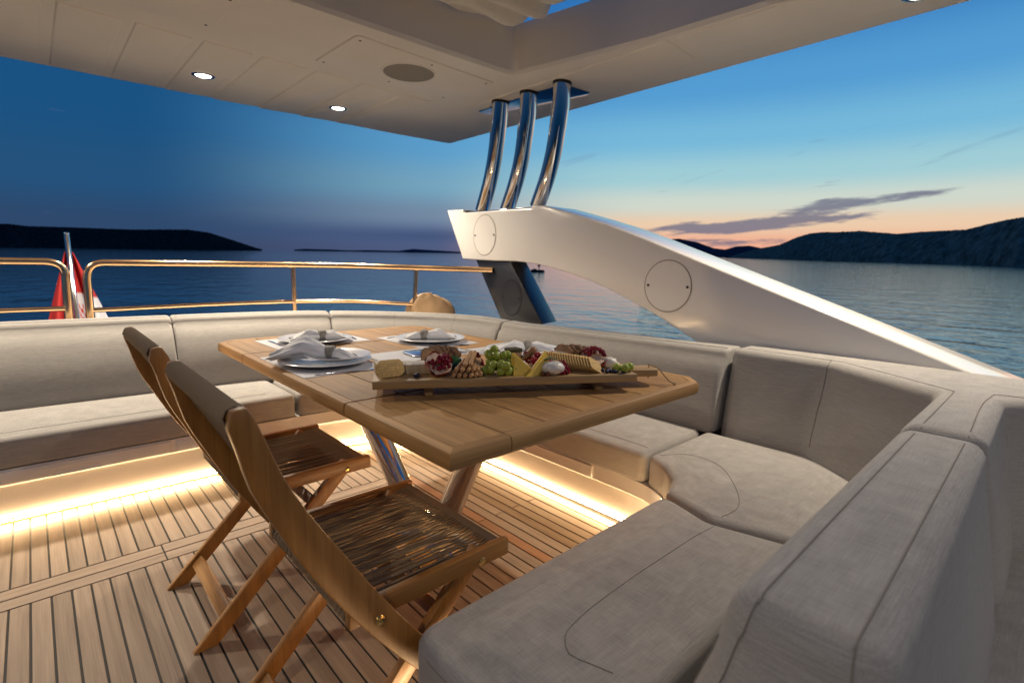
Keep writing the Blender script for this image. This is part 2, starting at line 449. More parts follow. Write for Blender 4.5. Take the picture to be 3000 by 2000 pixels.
def offset_poly(P, D):
    n = len(P); nr = []
    for i in range(n):
        e = (P[(i + 1) % n] - P[i]); e = e.normalized() if e.length > 1e-9 else Vector((1, 0)); nr.append(Vector((-e.y, e.x)))
    out = []
    for i in range(n):
        n0, n1 = nr[i - 1], nr[i]; d0, d1 = D[i - 1], D[i]
        det = n0.x * n1.y - n0.y * n1.x
        if abs(det) < 0.05:
            m = (n0 + n1).normalized(); out.append(P[i] + m * ((d0 + d1) / 2))
        else:
            c0 = n0.dot(P[i]) + d0; c1 = n1.dot(P[i]) + d1
            out.append(Vector(((c0 * n1.y - c1 * n0.y) / det, (n0.x * c1 - n1.x * c0) / det)))
    return out

def seg_dist(p, poly):
    best = 9.0
    for i in range(len(poly)):
        a, b2 = poly[i], poly[(i + 1) % len(poly)]; ab = b2 - a
        u = max(0, min(1, (p - a).dot(ab) / max(ab.length_squared, 1e-12))); best = min(best, (p - a - ab * u).length)
    return best

def inside(p, poly):
    c = False
    for i in range(len(poly)):
        a, b2 = poly[i], poly[i - 1]
        if (a.y > p.y) != (b2.y > p.y) and p.x < (b2.x - a.x) * (p.y - a.y) / (b2.y - a.y) + a.x: c = not c
    return c

def loft(mb, pts, rings, zfun=None, seg=6, grid=0.0, crown=0.0, wrinkle=0.0):
    """pts as round_poly; rings: (d1, d2, z); zfun(x,y,z)->z; grid > 0: the top is a fine sheet that swells by CROWN"""
    if poly_area([(p[0], p[1]) for p in pts]) < 0:
        n = len(pts); q = []
        for i in range(n):
            j = n - 1 - i; q.append((pts[j][0], pts[j][1], pts[j][2], pts[j - 1][3], pts[j - 1][4]))
        pts = q
    P, W1, W2 = round_poly(pts, seg); n = len(P); vs = []; Q = P
    for d1, d2, z in rings:
        Q = offset_poly(P, [a * d1 + b * d2 for a, b in zip(W1, W2)])
        vs += [(q.x, q.y, zfun(q.x, q.y, z) if zfun else z) for q in Q]
    fs = [tuple(range(n - 1, -1, -1))]
    for i in range(len(rings) - 1):
        for k in range(n):
            k2 = (k + 1) % n; fs.append((i * n + k, i * n + k2, (i + 1) * n + k2, (i + 1) * n + k))
    base_i = (len(rings) - 1) * n
    if not grid:
        fs.append(tuple(range(base_i, base_i + n)))
    else:
        xs = [q.x for q in Q]; ys = [q.y for q in Q]; inner = []
        y = min(ys) + grid / 2; row = 0
        while y < max(ys):
            x = min(xs) + grid / 2 + (grid / 2 if row % 2 else 0)
            while x < max(xs):
                p = Vector((x, y))
                if inside(p, Q) and seg_dist(p, Q) > grid * .45: inner.append(p)
                x += grid
            y += grid; row += 1
        pts2 = [Vector(q) for q in Q] + inner
        vo, eo, fo, ov_, oe, of_ = delaunay_2d_cdt(pts2, [(i, (i + 1) % n) for i in range(n)], [list(range(n))], 1, 1e-6)
        zr = rings[-1][2]; idx = []
        for i, v in enumerate(vo):
            src = [o_ for o_ in ov_[i] if o_ < n]
            if src: idx.append(base_i + src[0]); continue
            d = seg_dist(v, Q); u = min(1, d / 0.11); u = u * u * (3 - 2 * u)
            z = zr + crown * u + wrinkle * u * mnoise.noise(Vector((v.x * 7, v.y * 7, zr)))
            idx.append(len(vs)); vs.append((v.x, v.y, z))
        fs += [tuple(idx[k] for k in f) for f in fo]
    mb.add(vs, fs); return P

def arc_rings(z0, z1, r, rb=0.012):
    R = [(0, rb, z0), (0, rb * .3, z0 + rb * .3), (0, 0, z0 + rb)]
    for k in range(0, 7):
        a = k / 6 * math.pi / 2; R.append((0, r * (1 - math.cos(a)), z1 - r + r * math.sin(a)))
    return R

def sweep(mb, prof, path, cap=0.02, zs=None):
    """prof: (n, z) closed section, n = outwards from the seat (left-hand normal of the path); zs: height scale per path point;
    both ends get soft pillow caps"""
    P = [Vector(p) for p in path]; m = len(P)
    T = [(P[min(i + 1, m - 1)] - P[max(i - 1, 0)]).normalized() for i in range(m)]
    zs = zs or [1.0] * m
    cn = sum(p[0] for p in prof) / len(prof); cz = sum(p[1] for p in prof) / len(prof)
    def ring(p, t, k, shrink):
        nn = Vector((-t.y, t.x)); row = []
        for a, z in prof:
            da, dz = a - cn, z - cz; l = math.hypot(da, dz)
            f = max(0.0, (l - shrink) / l) if l > 1e-6 else 1
            q = p + nn * (cn + da * f); row.append((q.x, q.y, (cz + dz * f) * k))
        return row
    def cap_ring(i, sgn, j):
        th = math.pi / 2 * j / 4
        return ring(P[i] + T[i] * (sgn * (cap - cap * math.cos(th))), T[i], zs[i], cap * (1 - math.sin(th)))
    rows = [cap_ring(0, 1, j) for j in range(4)]
    for i in range(m):
        off = T[0] * cap if i == 0 else (-T[-1] * cap if i == m - 1 else Vector((0, 0)))
        rows.append(ring(P[i] + off, T[i], zs[i], 0))
    rows += [cap_ring(m - 1, -1, j) for j in (3, 2, 1, 0)]
    k = len(prof); vs = [v for row in rows for v in row]; fs = []
    for i in range(len(rows) - 1):
        for j in range(k):
            j2 = (j + 1) % k
            fs.append((i * k + j, i * k + j2, (i + 1) * k + j2, (i + 1) * k + j))
    fs += [tuple(range(k)), tuple(range((len(rows) - 1) * k, len(rows) * k))]
    mb.add(vs, fs)

def catmull(pts, step=0.05):
    P = [Vector(p) for p in pts]; out = []
    for i in range(len(P) - 1):
        p0 = P[max(i - 1, 0)]; p1 = P[i]; p2 = P[i + 1]; p3 = P[min(i + 2, len(P) - 1)]
        n = max(1, int((p2 - p1).length / step))
        for k in range(n):
            t = k / n
            out.append(0.5 * ((2 * p1) + (p2 - p0) * t + (2 * p0 - 5 * p1 + 4 * p2 - p3) * t * t + (3 * p1 - p0 - 3 * p2 + p3) * t ** 3))
    out.append(P[-1]); return out

def bar_poly(pts, w, t0, t1, mb, axis='Y'):
    """flat board following 2D centre line pts with widths w, thickness t0..t1 along axis"""
    P = [Vector(p) for p in pts]; m = len(P); Lf = []; Rt = []
    for i in range(m):
        t = (P[min(i + 1, m - 1)] - P[max(i - 1, 0)]).normalized(); nn = Vector((-t.y, t.x)); ww = (w[i] if hasattr(w, '__len__') else w) / 2
        Lf.append(P[i] + nn * ww); Rt.append(P[i] - nn * ww)
    poly = [tuple(p) for p in Lf] + [tuple(p) for p in reversed(Rt)]
    n = len(poly); mk = (lambda u, v, k: (u, k, v)) if axis == 'Y' else (lambda u, v, k: (k, u, v))
    vs = [mk(u, v, t0) for u, v in poly] + [mk(u, v, t1) for u, v in poly]
    fs = []
    for i in range(m - 1):
        a, b, c, d = i, i + 1, n - 2 - i, n - 1 - i
        fs.append((a, b, c, d)); fs.append((n + d, n + c, n + b, n + a))
    fs += [(i, n + i, n + (i + 1) % n, (i + 1) % n) for i in range(n)]
    mb.add(vs, fs)

def seam_on(o, pts, r=0.0014, dense=6):
    """a stitched seam that hugs the surface of cushion O along PTS"""
    from mathutils.bvhtree import BVHTree
    me = o.data; bv = BVHTree.FromPolygons([v.co.copy() for v in me.vertices], [tuple(p.vertices) for p in me.polygons])
    P = [Vector(p) for p in pts]; out = []
    for i in range(len(P) - 1):
        p0, p1, p2, p3 = P[max(i - 1, 0)], P[i], P[i + 1], P[min(i + 2, len(P) - 1)]
        for k in range(dense):
            t = k / dense; q = 0.5 * ((2 * p1) + (p2 - p0) * t + (2 * p0 - 5 * p1 + 4 * p2 - p3) * t * t + (3 * p1 - p0 - 3 * p2 + p3) * t ** 3)
            loc, nor, _, _ = bv.find_nearest(q)
            if loc is not None: out.append(loc + nor * r * .35)
    mb = MB(); mb.tube(out, r, 5); return mb.build('seam', MT['seam'], o)

# ------------------------------------------------------------------ sea, hills
def sea_z(x, y): return SEA_A * y + SEA_B * x + SEA_Z
m, t, b = new_mat('sea_water')
setin(b, Roughness=0.05, IOR=1.9)
b.inputs['Base Color'].default_value = (0.022, 0.070, 0.110, 1)
tcn = t.nodes.new('ShaderNodeTexCoord')
hs = []
for scl, st, rot in ((0.22, (1, 0.6, 1), 0.5), (0.85, (1, 0.5, 1), 0.9), (3.1, (1, 0.55, 1), 0.3)):
    mp = t.nodes.new('ShaderNodeMapping'); mp.inputs['Scale'].default_value = st; mp.inputs['Rotation'].default_value = (0, 0, rot)
    t.links.new(tcn.outputs['Object'], mp.inputs[0])
    n = t.nodes.new('ShaderNodeTexNoise'); n.inputs['Scale'].default_value = scl; n.inputs['Detail'].default_value = 3; n.inputs['Distortion'].default_value = 0.5
    t.links.new(mp.outputs[0], n.inputs['Vector']); hs.append(n.outputs['Fac'])
prevn = None
for h, dist in zip(hs, (0.24, 0.09, 0.020)):
    bp = t.nodes.new('ShaderNodeBump'); bp.inputs['Strength'].default_value = 1.0; bp.inputs['Distance'].default_value = dist
    t.links.new(h, bp.inputs['Height'])
    if prevn is not None: t.links.new(prevn, bp.inputs['Normal'])
    prevn = bp.outputs[0]
t.links.new(prevn, b.inputs['Normal'])
MT['sea'] = m
S = 60000.0
mb = MB(); mb.add([(x, y, sea_z(x, y)) for x, y in ((-S, -S), (S, -S), (S, S), (-S, S))], [(0, 1, 2, 3)])
tag(mb.build('sea', MT['sea'], smooth=False, fixn=False), kind='structure')

def hill_mat(name, c0, c1, sc0):
    m, t, b = new_mat(name); tcn = t.nodes.new('ShaderNodeTexCoord')
    n = t.nodes.new('ShaderNodeTexNoise'); n.inputs['Scale'].default_value = sc0; n.inputs['Detail'].default_value = 8; n.inputs['Roughness'].default_value = 0.7
    t.links.new(tcn.outputs['Object'], n.inputs['Vector'])
    cr = t.nodes.new('ShaderNodeValToRGB'); t.links.new(n.outputs['Fac'], cr.inputs[0])
    cr.color_ramp.elements[0].position = .36; cr.color_ramp.elements[0].color = (*c0, 1)
    cr.color_ramp.elements[1].position = .66; cr.color_ramp.elements[1].color = (*c1, 1)
    t.links.new(cr.outputs[0], b.inputs['Base Color']); setin(b, Roughness=1.0); b.inputs['Specular IOR Level'].default_value = 0
    return m
MT['hill_l'] = hill_mat('dark_scrub_hill', (0.02, 0.022, 0.022), (0.07, 0.068, 0.062), 0.05)
MT['hill_r'] = hill_mat('scrub_hill', (0.17, 0.12, 0.085), (0.52, 0.38, 0.28), 0.06)
MT['hill_f'] = hill_mat('far_hill', (0.06, 0.07, 0.10), (0.09, 0.10, 0.13), 0.01)

def hill(name, tops, dist, mat, depth=0.25, rough=0.05, fine=2.0):
    """tops: (px, py) of the ridge in photo pixels; dist(px): metres to its shore"""
    tops = sorted(tops); xs = np.linspace(tops[0][0], tops[-1][0], 260)
    ys = np.interp(xs, [p[0] for p in tops], [p[1] for p in tops])
    rows = 14; V = []; F = []
    for i, (px, py) in enumerate(zip(xs, ys)):
        d = ray((px, py)); hh = math.hypot(d[0], d[1]); ux, uy = d[0] / hh, d[1] / hh
        D = dist(px)
        Dr = D * (1 + depth)
        zr = CAMZ + d[2] / hh * Dr
        zr += fine * mnoise.noise(Vector((i * 0.9, 3.1, D * .01))) 
        zb = sea_z(ux * D, uy * D)
        for j in range(rows + 2):
            u = min(j / rows, 1.0)
            dd = D + (Dr - D) * u
            x, y = ux * dd, uy * dd
            if j <= rows:
                z = zb - 0.5 + (zr - zb + 0.5) * (u ** 0.75)
                if 0 < j < rows: z += (zr - zb) * rough * mnoise.noise(Vector((x, y, 0)) * (8.0 / max(30, (zr - zb)) ) * 0.35)
            else:
                dd = Dr * 1.2; x, y = ux * dd, uy * dd; z = sea_z(x, y) - 1
            V.append((x, y, z))
    R = rows + 2
    for i in range(len(xs) - 1):
        for j in range(R - 1):
            F.append((i * R + j, (i + 1) * R + j, (i + 1) * R + j + 1, i * R + j + 1))
    mb = MB(); mb.add(V, F); o = mb.build(name, mat, smooth=True, angle=180)
    return tag(o, kind='structure')
hill('headland_hill', [ov(*p) for p in ((-120, 506), (-40, 510), (0, 514), (20, 514), (60, 519), (160, 522), (300, 527), (430, 527), (480, 534), (540, 553), (585, 568), (602, 572.5))], lambda px: 3600.0, MT['hill_l'], 0.10, 0.05, 4.0)
hill('low_island', [ov(*p) for p in ((676, 573), (700, 571.5), (760, 573.0), (800, 575), (850, 574.5), (915, 576), (950, 571.5), (975, 573.5), (1050, 578), (1075, 579.8))], lambda px: 7000.0, MT['hill_f'], 0.05, 0.02, 3.0)
hill('far_mountain_hill', [ov(*p) for p in ((1480, 553), (1560, 548), (1600, 556), (1640, 570), (1665, 573), (1690, 566), (1720, 564), (1760, 572), (1800, 580), (1860, 596))], lambda px: 6500.0, MT['hill_f'], 0.06, 0.03, 6.0)
hill('wooded_shore_hill', [ov(*p) for p in ((1668, 592), (1700, 582), (1735, 572), (1790, 562), (1830, 545), (1860, 536), (1890, 533), (1930, 533), (1975, 530), (2010, 533), (2060, 537), (2120, 532), (2160, 530), (2220, 527), (2260, 517), (2310, 505), (2352, 498), (2420, 490), (2520, 480))],
     lambda px: float(np.interp(px, [2125, 2300, 2600, 3000, 3300], [2600, 2000, 1350, 960, 900])), MT['hill_r'], 0.12, 0.10, 1.0)

# small islet with a navigation mark, seen under the arch
def islet(px, py, w, h, name, label, mast):
    r_ = ray((px, py)); k = (CAMZ - SEA_Z) / (SEA_A * r_[1] + SEA_B * r_[0] - r_[2]); print('islet at', k)
    c = Vector((r_[0] * k, r_[1] * k, 0)); zb = sea_z(c.x, c.y)
    e = empty(name, (c.x, c.y, zb), label, 'islet')
    mb = MB()
    for dx, dy, rr in ((-w * .35, 0, h * .55), (0, 1, h * .8), (w * .25, -1, h * .6), (w * .45, 0, h * .4)):
        mb.ball((dx, dy, 0), rr, 2, (w / h * .38, 1.0, 0.8), jit=0.35)
    mb.build('rock', MT['hill_l'], e)
    if mast:
        mm = MB(); mm.tube([(w * .2, 0, 0), (w * .2, 0, h * 1.7)], 0.16, 6); mm.box((w * .2, 0, h * 1.35), (.9, .3, 1.0))
        mm.build('navigation_mark', MT['charcoal'], e)
    return e
islet(1572, 797, 5.5, 1.7, 'rock_islet', 'tiny dark rock islet with a navigation mark on the sea under the arch', True)
islet(1356, 785, 5.0, 0.9, 'low_rock', 'low dark rock on the sea just above the steel railing', False)

# ------------------------------------------------------------------ deck: teak planks over black caulk
deck = MB().span((-1.6, -2.4, -0.06), (2.4, 3.4, -0.004)).build('deck', MT['caulk'], smooth=False)
tag(deck, kind='structure')
PITCH, GAP, X0 = 0.0508, 0.0062, 0.0043
plank_cache = {}
def plank(x0, x1, y0, y1, mat, zt=0.0, key=None):
    k = (round(x1 - x0, 4), round(y1 - y0, 4), mat)
    if k not in plank_cache:
        mb = MB().box((0, 0, -0.003), (x1 - x0, y1 - y0, 0.006))
        plank_cache[k] = mb.mesh('plank', MT[mat], bevel=0.0007, seg=1, smooth=False)
    inst('plank', plank_cache[k], ((x0 + x1) / 2, (y0 + y1) / 2, zt), parent=deck)
rnd = random.Random(3)
KY0, KY1, KY2 = 2.160, 2.224, 2.290
for i in range(-25, 36):
    a = X0 + i * PITCH + GAP / 2; bb = a + PITCH - GAP
    if bb > 1.82: continue
    jz = lambda: rnd.uniform(-0.0003, 0.0003)
    if bb < 1.30:
        plank(a, bb, KY2 + GAP, 2.95, 'deck_teak', jz())
        plank(a, bb, 0.3, KY0 - GAP, 'deck_teak', jz())
    else:
        red = i in (26,)
        if i % 2 == 0:
            plank(a, bb, 1.6275, 2.95, 'deck_red' if red else 'deck_teak', jz()); plank(a, bb, 0.3, 1.6225, 'deck_red' if red else 'deck_teak', jz())
        else:
            plank(a, bb, 0.3, 2.95, 'deck_teak', jz())
for (a, bb) in ((-1.266, 0.275), (0.28, 1.2885)):
    plank(a, bb, KY0, KY1 - GAP / 2, 'deck_teak_x'); plank(a, bb, KY1 + GAP / 2, KY2, 'deck_teak_x')

# ------------------------------------------------------------------ sofa bases
SEAT_Z = 0.395
FRONT = [(-1.6, 2.80), (-0.6, 2.79), (0.3, 2.785), (0.9, 2.78), (1.25, 2.755), (1.45, 2.68), (1.60, 2.52), (1.69, 2.30), (1.71, 2.0), (1.715, 1.5), (1.715, 1.12), (1.69, 0.99), (1.62, 0.885), (1.54, 0.825), (1.44, 0.80), (1.2, 0.795), (0.9, 0.795), (0.62, 0.79), (0.55, 0.76), (0.525, 0.70), (0.525, 0.40)]
front_path = catmull(FRONT, 0.06)     # travels left -> right, then towards the camera: left-hand normal points outwards
base = empty('locker_bench', (1.0, 2.9, 0), 'white fibreglass locker bench under the sofa cushions, with a glowing strip along the deck', 'bench')
def child(o, p):
    o.parent = p; o.matrix_parent_inverse = Matrix.Translation(-Vector(p.location)); return o
def sweep_open(name, prof, path, mat, parent, angle=35):
    """ribbon sweep of an open (n, z) section"""
    P = [Vector(p) for p in path]; m = len(P); k = len(prof); vs = []
    for i in range(m):
        tt = (P[min(i + 1, m - 1)] - P[max(i - 1, 0)]).normalized(); nn = Vector((-tt.y, tt.x))
        for a, z in prof:
            q = P[i] + nn * a; vs.append((q.x, q.y, z))
    fs = [(i * k + j, i * k + j + 1, (i + 1) * k + j + 1, (i + 1) * k + j) for i in range(m - 1) for j in range(k - 1)]
    mb = MB(); mb.add(vs, fs)
    return child(mb.build(name, mat, smooth=True, angle=angle, fixn=False), parent)
sweep_open('panel', [(0.30, 0.268), (-0.018, 0.268), (-0.018, 0.205), (-0.008, 0.197), (0.030, 0.190), (0.034, 0.182), (0.036, 0.170), (0.052, 0.09), (0.066, 0.034), (0.085, 0.030), (0.30, 0.030)], front_path, MT['gel'], base)
sweep_open('plinth', [(0.098, 0.030), (0.098, 0.0)], front_path, MT['amber'], base)
# the strip itself: a thin glowing profile under the panel edge
sweep_open('led_strip', [(0.0600, 0.0255), (0.0720, 0.0235)], front_path, MT['led'], base)
# locker fronts with finger notches (aft run)
def locker(x0, x1, nx, label=None):
    y = 2.768
    pts = [(x0, 0.262), (x1, 0.262), (x1, 0.211)]
    if nx: pts += [(nx + .085, 0.211), (nx + .06, 0.236), (nx - .06, 0.236), (nx - .085, 0.211)]
    pts += [(x0, 0.211)]
    mb = MB(); mb.prism(pts, y - 0.008, y + 0.02, 'Y')
    return child(mb.build('locker_front', MT['gel'], bevel=0.004, seg=2, angle=30), base)
locker(-1.0, 0.405, 0.07); locker(0.430, 1.15, 0.82)
mb = MB(); mb.prism([(1.30, 0.262), (2.2, 0.262), (2.2, 0.211), (1.30, 0.211)], 1.688, 1.71, 'X')
child(mb.build('locker_front', MT['gel'], bevel=0.004, seg=2, angle=30), base)
mb = MB(); mb.lathe([(0.001, 0), (0.011, 0), (0.011, 0.006), (0.006, 0.008), (0.006, 0.002), (0.001, 0.002)], 16, (1.762, 1.07, 0.11), Matrix.Rotation(-math.pi / 2, 3, 'Y'))
child(mb.build('drain_fitting', MT['dark_metal']), base)
# ------------------------------------------------------------------ seat cushions
def seat_cushion(pts, label, z0=0.272, z1=SEAT_Z, r=0.028, cat='cushion', seams=(), name='seat_cushion'):
    mb = MB(); loft(mb, [(p[0], p[1], max(p[2], r + .006), 0, 1) for p in pts], arc_rings(z0, z1, r), grid=.03, crown=.007, wrinkle=.0015)
    o = mb.build(name, MT['fabric'], angle=60); tag(o, label, cat, 'sofa seat cushions')
    for s in seams:
        seam_on(o, s, .0011, 2)
    return o
zt = SEAT_Z + 0.0082
seat_cushion([(-1.55, 2.765, .03), (0.985, 2.758, .03), (0.985, 3.23, .02), (-1.55, 3.34, .02)], 'long pale seat cushion of the stern sofa behind the folding chairs',
             seams=[[(-1.5 + i * .1, 2.845, zt - .0015) for i in range(25)]])
seat_cushion([(1.0, 2.758, .03), (1.25, 2.725, .25), (1.48, 2.62, .2), (1.60, 2.45, .2), (1.665, 2.25, .03), (2.16, 2.25, .02), (2.12, 2.55, .2), (1.9, 2.85, .2), (1.6, 3.05, .2), (1.0, 3.22, .02)], 'curved corner seat cushion of the stern sofa, beyond the table')
seat_cushion([(1.680, 1.045, .035), (1.685, 2.235, .03), (2.155, 2.235, .02), (2.145, 1.045, .03)], 'straight seat cushion on the side sofa under the table end',
             seams=[[(1.752, 1.07 + i * .1, zt - .0015) for i in range(12)]])
seat_cushion([(1.692, 1.030, .035), (1.640, 0.935, .10), (1.560, 0.855, .08), (1.452, 0.815, .03), (1.388, 0.625, .05), (1.445, 0.40, .02), (2.07, 0.40, .15), (2.165, 0.56, .2), (2.15, 1.030, .03)], 'corner seat cushion of the side sofa with curved front edge and oval stitching',
             seams=[[(x, y, zt - .001) for x, y in [tuple(p) for p in catmull([(1.715, 1.0), (1.79, 0.93), (1.79, 0.82), (1.73, 0.74), (1.60, 0.645), (1.50, 0.602), (1.41, 0.615)], 0.03)]]])
seat_cushion([(0.485, 0.805, .06), (1.435, 0.812, .05), (1.372, 0.625, .05), (1.430, 0.40, .02), (0.47, 0.40, .03)], 'large seat cushion beside the near folding chair',
             seams=[[(x, y, zt - .001) for x, y in [tuple(p) for p in catmull([(0.70, 0.47), (0.672, 0.55), (0.70, 0.585), (0.78, 0.603), (0.95, 0.608), (1.15, 0.606), (1.36, 0.602)], 0.03)]],
                    [(0.478 + 0.0, 0.42 + i * .03, SEAT_Z - 0.022) for i in range(12)]])
# seat of the next seating bay, forward of the dividing backrest
seat_cushion([(0.75, 0.045, .03), (0.75, -0.42, .03), (2.0, -0.42, .03), (2.0, 0.045, .03)], 'grey seat cushion of the forward bay behind the dividing backrest')

# ------------------------------------------------------------------ back cushions
def back_prof(off, ztop, thick=0.16, zb=0.385, r=0.035):
    """section: seat-side face leaning out by OFF at the top, rounded shoulder, flat top, vertical back"""
    p = [(0.002, zb), (0.0, zb + .02)]
    for u in (0.2, 0.45, 0.7, 0.85):
        p.append((off * u ** 1.9 - 0.010 * math.sin(u * math.pi), zb + (ztop - zb) * u))
    for k in range(0, 6):
        a = k / 5 * math.pi / 2
        p.append((off + r - r * math.cos(a), ztop - r + r * math.sin(a)))
    p += [(off + r + .03, ztop + .003), (off + thick - .02, ztop), (off + thick, ztop - .015), (off + thick, zb)]
    return p
JUN = [(-1.6, 3.36), (-0.9, 3.325), (-0.16, 3.29), (0.43, 3.25), (0.9, 3.205), (1.3, 3.12), (1.6, 3.0), (1.84, 2.82), (2.01, 2.56), (2.10, 2.25), (2.15, 1.9), (2.16, 1.5), (2.155, 1.2), (2.15, 1.0)]
jp = catmull(JUN, 0.05)
def zscale(p):
    s = np.interp(p.x, [-1.6, 1.2, 2.0], [0.772, 0.772, 0.752]) if p.y > 2.6 else np.interp(p.y, [1.0, 1.64, 2.3, 2.62], [0.757, 0.742, 0.733, 0.752])
    return float(s) / 0.772
def offs(p):
    return float(np.interp(p.y, [1.0, 2.2, 2.9, 3.25], [0.075, 0.085, 0.14, 0.19]))
def back_cushion(sel, label, seams=()):
    path = [p for p in jp if sel(p)]
    mb = MB()
    # section varies along the run: sweep in short pieces with an averaged section would step, so sweep by hand
    P = path; m = len(P); T = [(P[min(i + 1, m - 1)] - P[max(i - 1, 0)]).normalized() for i in range(m)]
    cap = 0.018; rows = []
    def ring(p, tt, shrink, ref):
        prof = back_prof(offs(ref), 0.772); cn = sum(q[0] for q in prof) / len(prof); cz = sum(q[1] for q in prof) / len(prof)
        nn = Vector((-tt.y, tt.x)); row = []; k = zscale(ref)
        for a, z in prof:
            da, dz = a - cn, z - cz; l = math.hypot(da, dz); f = max(0, (l - shrink) / l)
            zz = cz + dz * f; zz = 0.385 + (zz - 0.385) * (0.772 * k - 0.385) / (0.772 - 0.385)
            q = p + nn * (cn + da * f); row.append((q.x, q.y, zz))
        return row
    for j in range(5):
        th = math.pi / 2 * j / 5; rows.append(ring(P[0] + T[0] * (cap - cap * math.cos(th) + .002), T[0], cap * (1 - math.sin(th)), P[0]))
    for i in range(1, m - 1): rows.append(ring(P[i], T[i], 0, P[i]))
    for j in (4, 3, 2, 1, 0):
        th = math.pi / 2 * j / 5; rows.append(ring(P[-1] - T[-1] * (cap - cap * math.cos(th) + .002), T[-1], cap * (1 - math.sin(th)), P[-1]))
    k = len(rows[0]); fs = []
    for i in range(len(rows) - 1):
        for j in range(k):
            j2 = (j + 1) % k; fs.append((i * k + j, i * k + j2, (i + 1) * k + j2, (i + 1) * k + j))
    fs += [tuple(range(k)), tuple(range((len(rows) - 1) * k, len(rows) * k))]
    mb.add([v for r_ in rows for v in r_], fs)
    o = mb.build('back_cushion', MT['fabric'], angle=60); tag(o, label, 'cushion', 'sofa back cushions')
    # top edge piping
    sm = MB(); sm.tube([Vector(r_[11]) + Vector((0, 0, .001)) for r_ in rows[4:-4]], 0.0015, 5); sm.build('seam', MT['seam'], o)
    for sx in seams:
        i = min(range(len(rows)), key=lambda i: (Vector(rows[i][5][:2]) - Vector(sx)).length)
        sm = MB(); sm.tube([Vector(v) for v in rows[i][1:12]], 0.0012, 5); sm.build('seam', MT['seam'], o)
    return o
def seg(i0, i1):
    s = set(id(p) for p in jp[i0:i1 + 1]); return lambda p: id(p) in s
near = lambda x, y: min(range(len(jp)), key=lambda i: (jp[i] - Vector((x, y))).length)
i1 = near(0.52, 3.25); i2 = near(1.38, 3.09); i3 = near(2.06, 2.40); i4 = len(jp) - 1
back_cushion(seg(0, i1), 'long stern back cushion behind the gap in the steel railing')
back_cushion(seg(i1, i2), 'stern back cushion behind the two far plates')
back_cushion(seg(i2, i3), 'curved corner back cushion below the tan cover', seams=[(1.72, 3.0), (1.98, 2.75)])
back_cushion(seg(i3, i4), 'side back cushion under the black arch leg and white arch')

# corner back (T shape) and dividing backrest: lofts with leaning faces
def tback(pts, label, ztop, seams=(), zb=0.30, w=0.16, r=0.035):
    mb = MB(); rings = [(-1.0, 0, zb), (-0.93, 0, zb + .03)]
    for u in (0.25, 0.5, 0.75, 0.9): rings.append((-(1 - u) - 0.10 * math.sin(u * math.pi), 0, zb + (ztop - zb) * u * .9))
    for k in range(0, 6):
        a = k / 5 * math.pi / 2; rings.append((-0.03 * (1 - k / 5), r * (1 - math.cos(a)), ztop - r + r * math.sin(a)))
    loft(mb, [(p[0], p[1], max(p[2], r + .004), p[3], p[4]) for p in pts], rings, seg=8, grid=.03, crown=.003, wrinkle=.001)
    o = mb.build('back_cushion', MT['fabric'], angle=60); tag(o, label, 'cushion', 'sofa back cushions')
    for s in seams:
        seam_on(o, s, .0013, 8)
    return o
ZD = 0.765
E_ = 0.35
tback([(1.462, 0.235, .02, 0.085, 1), (1.965, 0.235, .045, 0.10, 1), (2.235, 0.60, .20, 0.09, 1), (2.235, 0.985, .02, 0.0, 1), (2.415, 0.985, .01, 0, .3), (2.415, -1.4, .01, 0, .3), (2.06, -1.4, .02, 0.14, 1), (2.03, 0.02, .05, 0.16, 1), (1.95, 0.085, .04, 0.075, 1), (1.462, 0.078, .02, 0.0, 1)][::1],
      'corner back cushion joining the side sofa to the dividing backrest', ZD,
      seams=[[(1.475, 0.197, ZD + .002), (1.94, 0.199, ZD + .002), (1.985, 0.205, ZD + .002), (2.01, 0.23, ZD + .002), (2.20, 0.485, ZD + .002), (2.262, 0.61, ZD + .002), (2.272, 0.96, ZD + .002)], [(2.255, 0.60, ZD), (2.235, 0.60, ZD - .03), (2.22, 0.60, .66), (2.20, 0.60, .55), (2.17, 0.60, .42)],
             [(1.475, 0.113, ZD + .002), (1.95, 0.122, ZD + .002), (2.05, 0.05, ZD + .002), (2.095, -0.4, ZD + .002)]])
tback([(0.535, 0.225, .05, 0.085, 1), (1.450, 0.232, .02, 0.0, 1), (1.450, 0.078, .02, 0.07, 1), (0.535, 0.062, .05, 0.20, 1)],
      'dividing back cushion with rounded end between the two seating bays', ZD,
      seams=[[(0.490, .24, .42), (0.512, .215, .56), (0.530, 0.20, 0.69), (0.539, 0.192, ZD - .028), (0.553, 0.19, ZD - .006), (0.575, 0.189, ZD + .0015), (0.9, 0.192, ZD + .002), (1.437, 0.196, ZD + .002)], [(0.490, .06, .42), (0.512, .075, .56), (0.530, 0.09, 0.69), (0.539, 0.096, ZD - .028), (0.553, 0.098, ZD - .006), (0.575, 0.098, ZD + .0015), (0.9, 0.103, ZD + .002), (1.437, 0.112, ZD + .002)],
             [(0.545, 0.235, 0.70), (0.535, 0.27, 0.6), (0.52, 0.30, 0.5), (0.51, 0.33, 0.42)]])

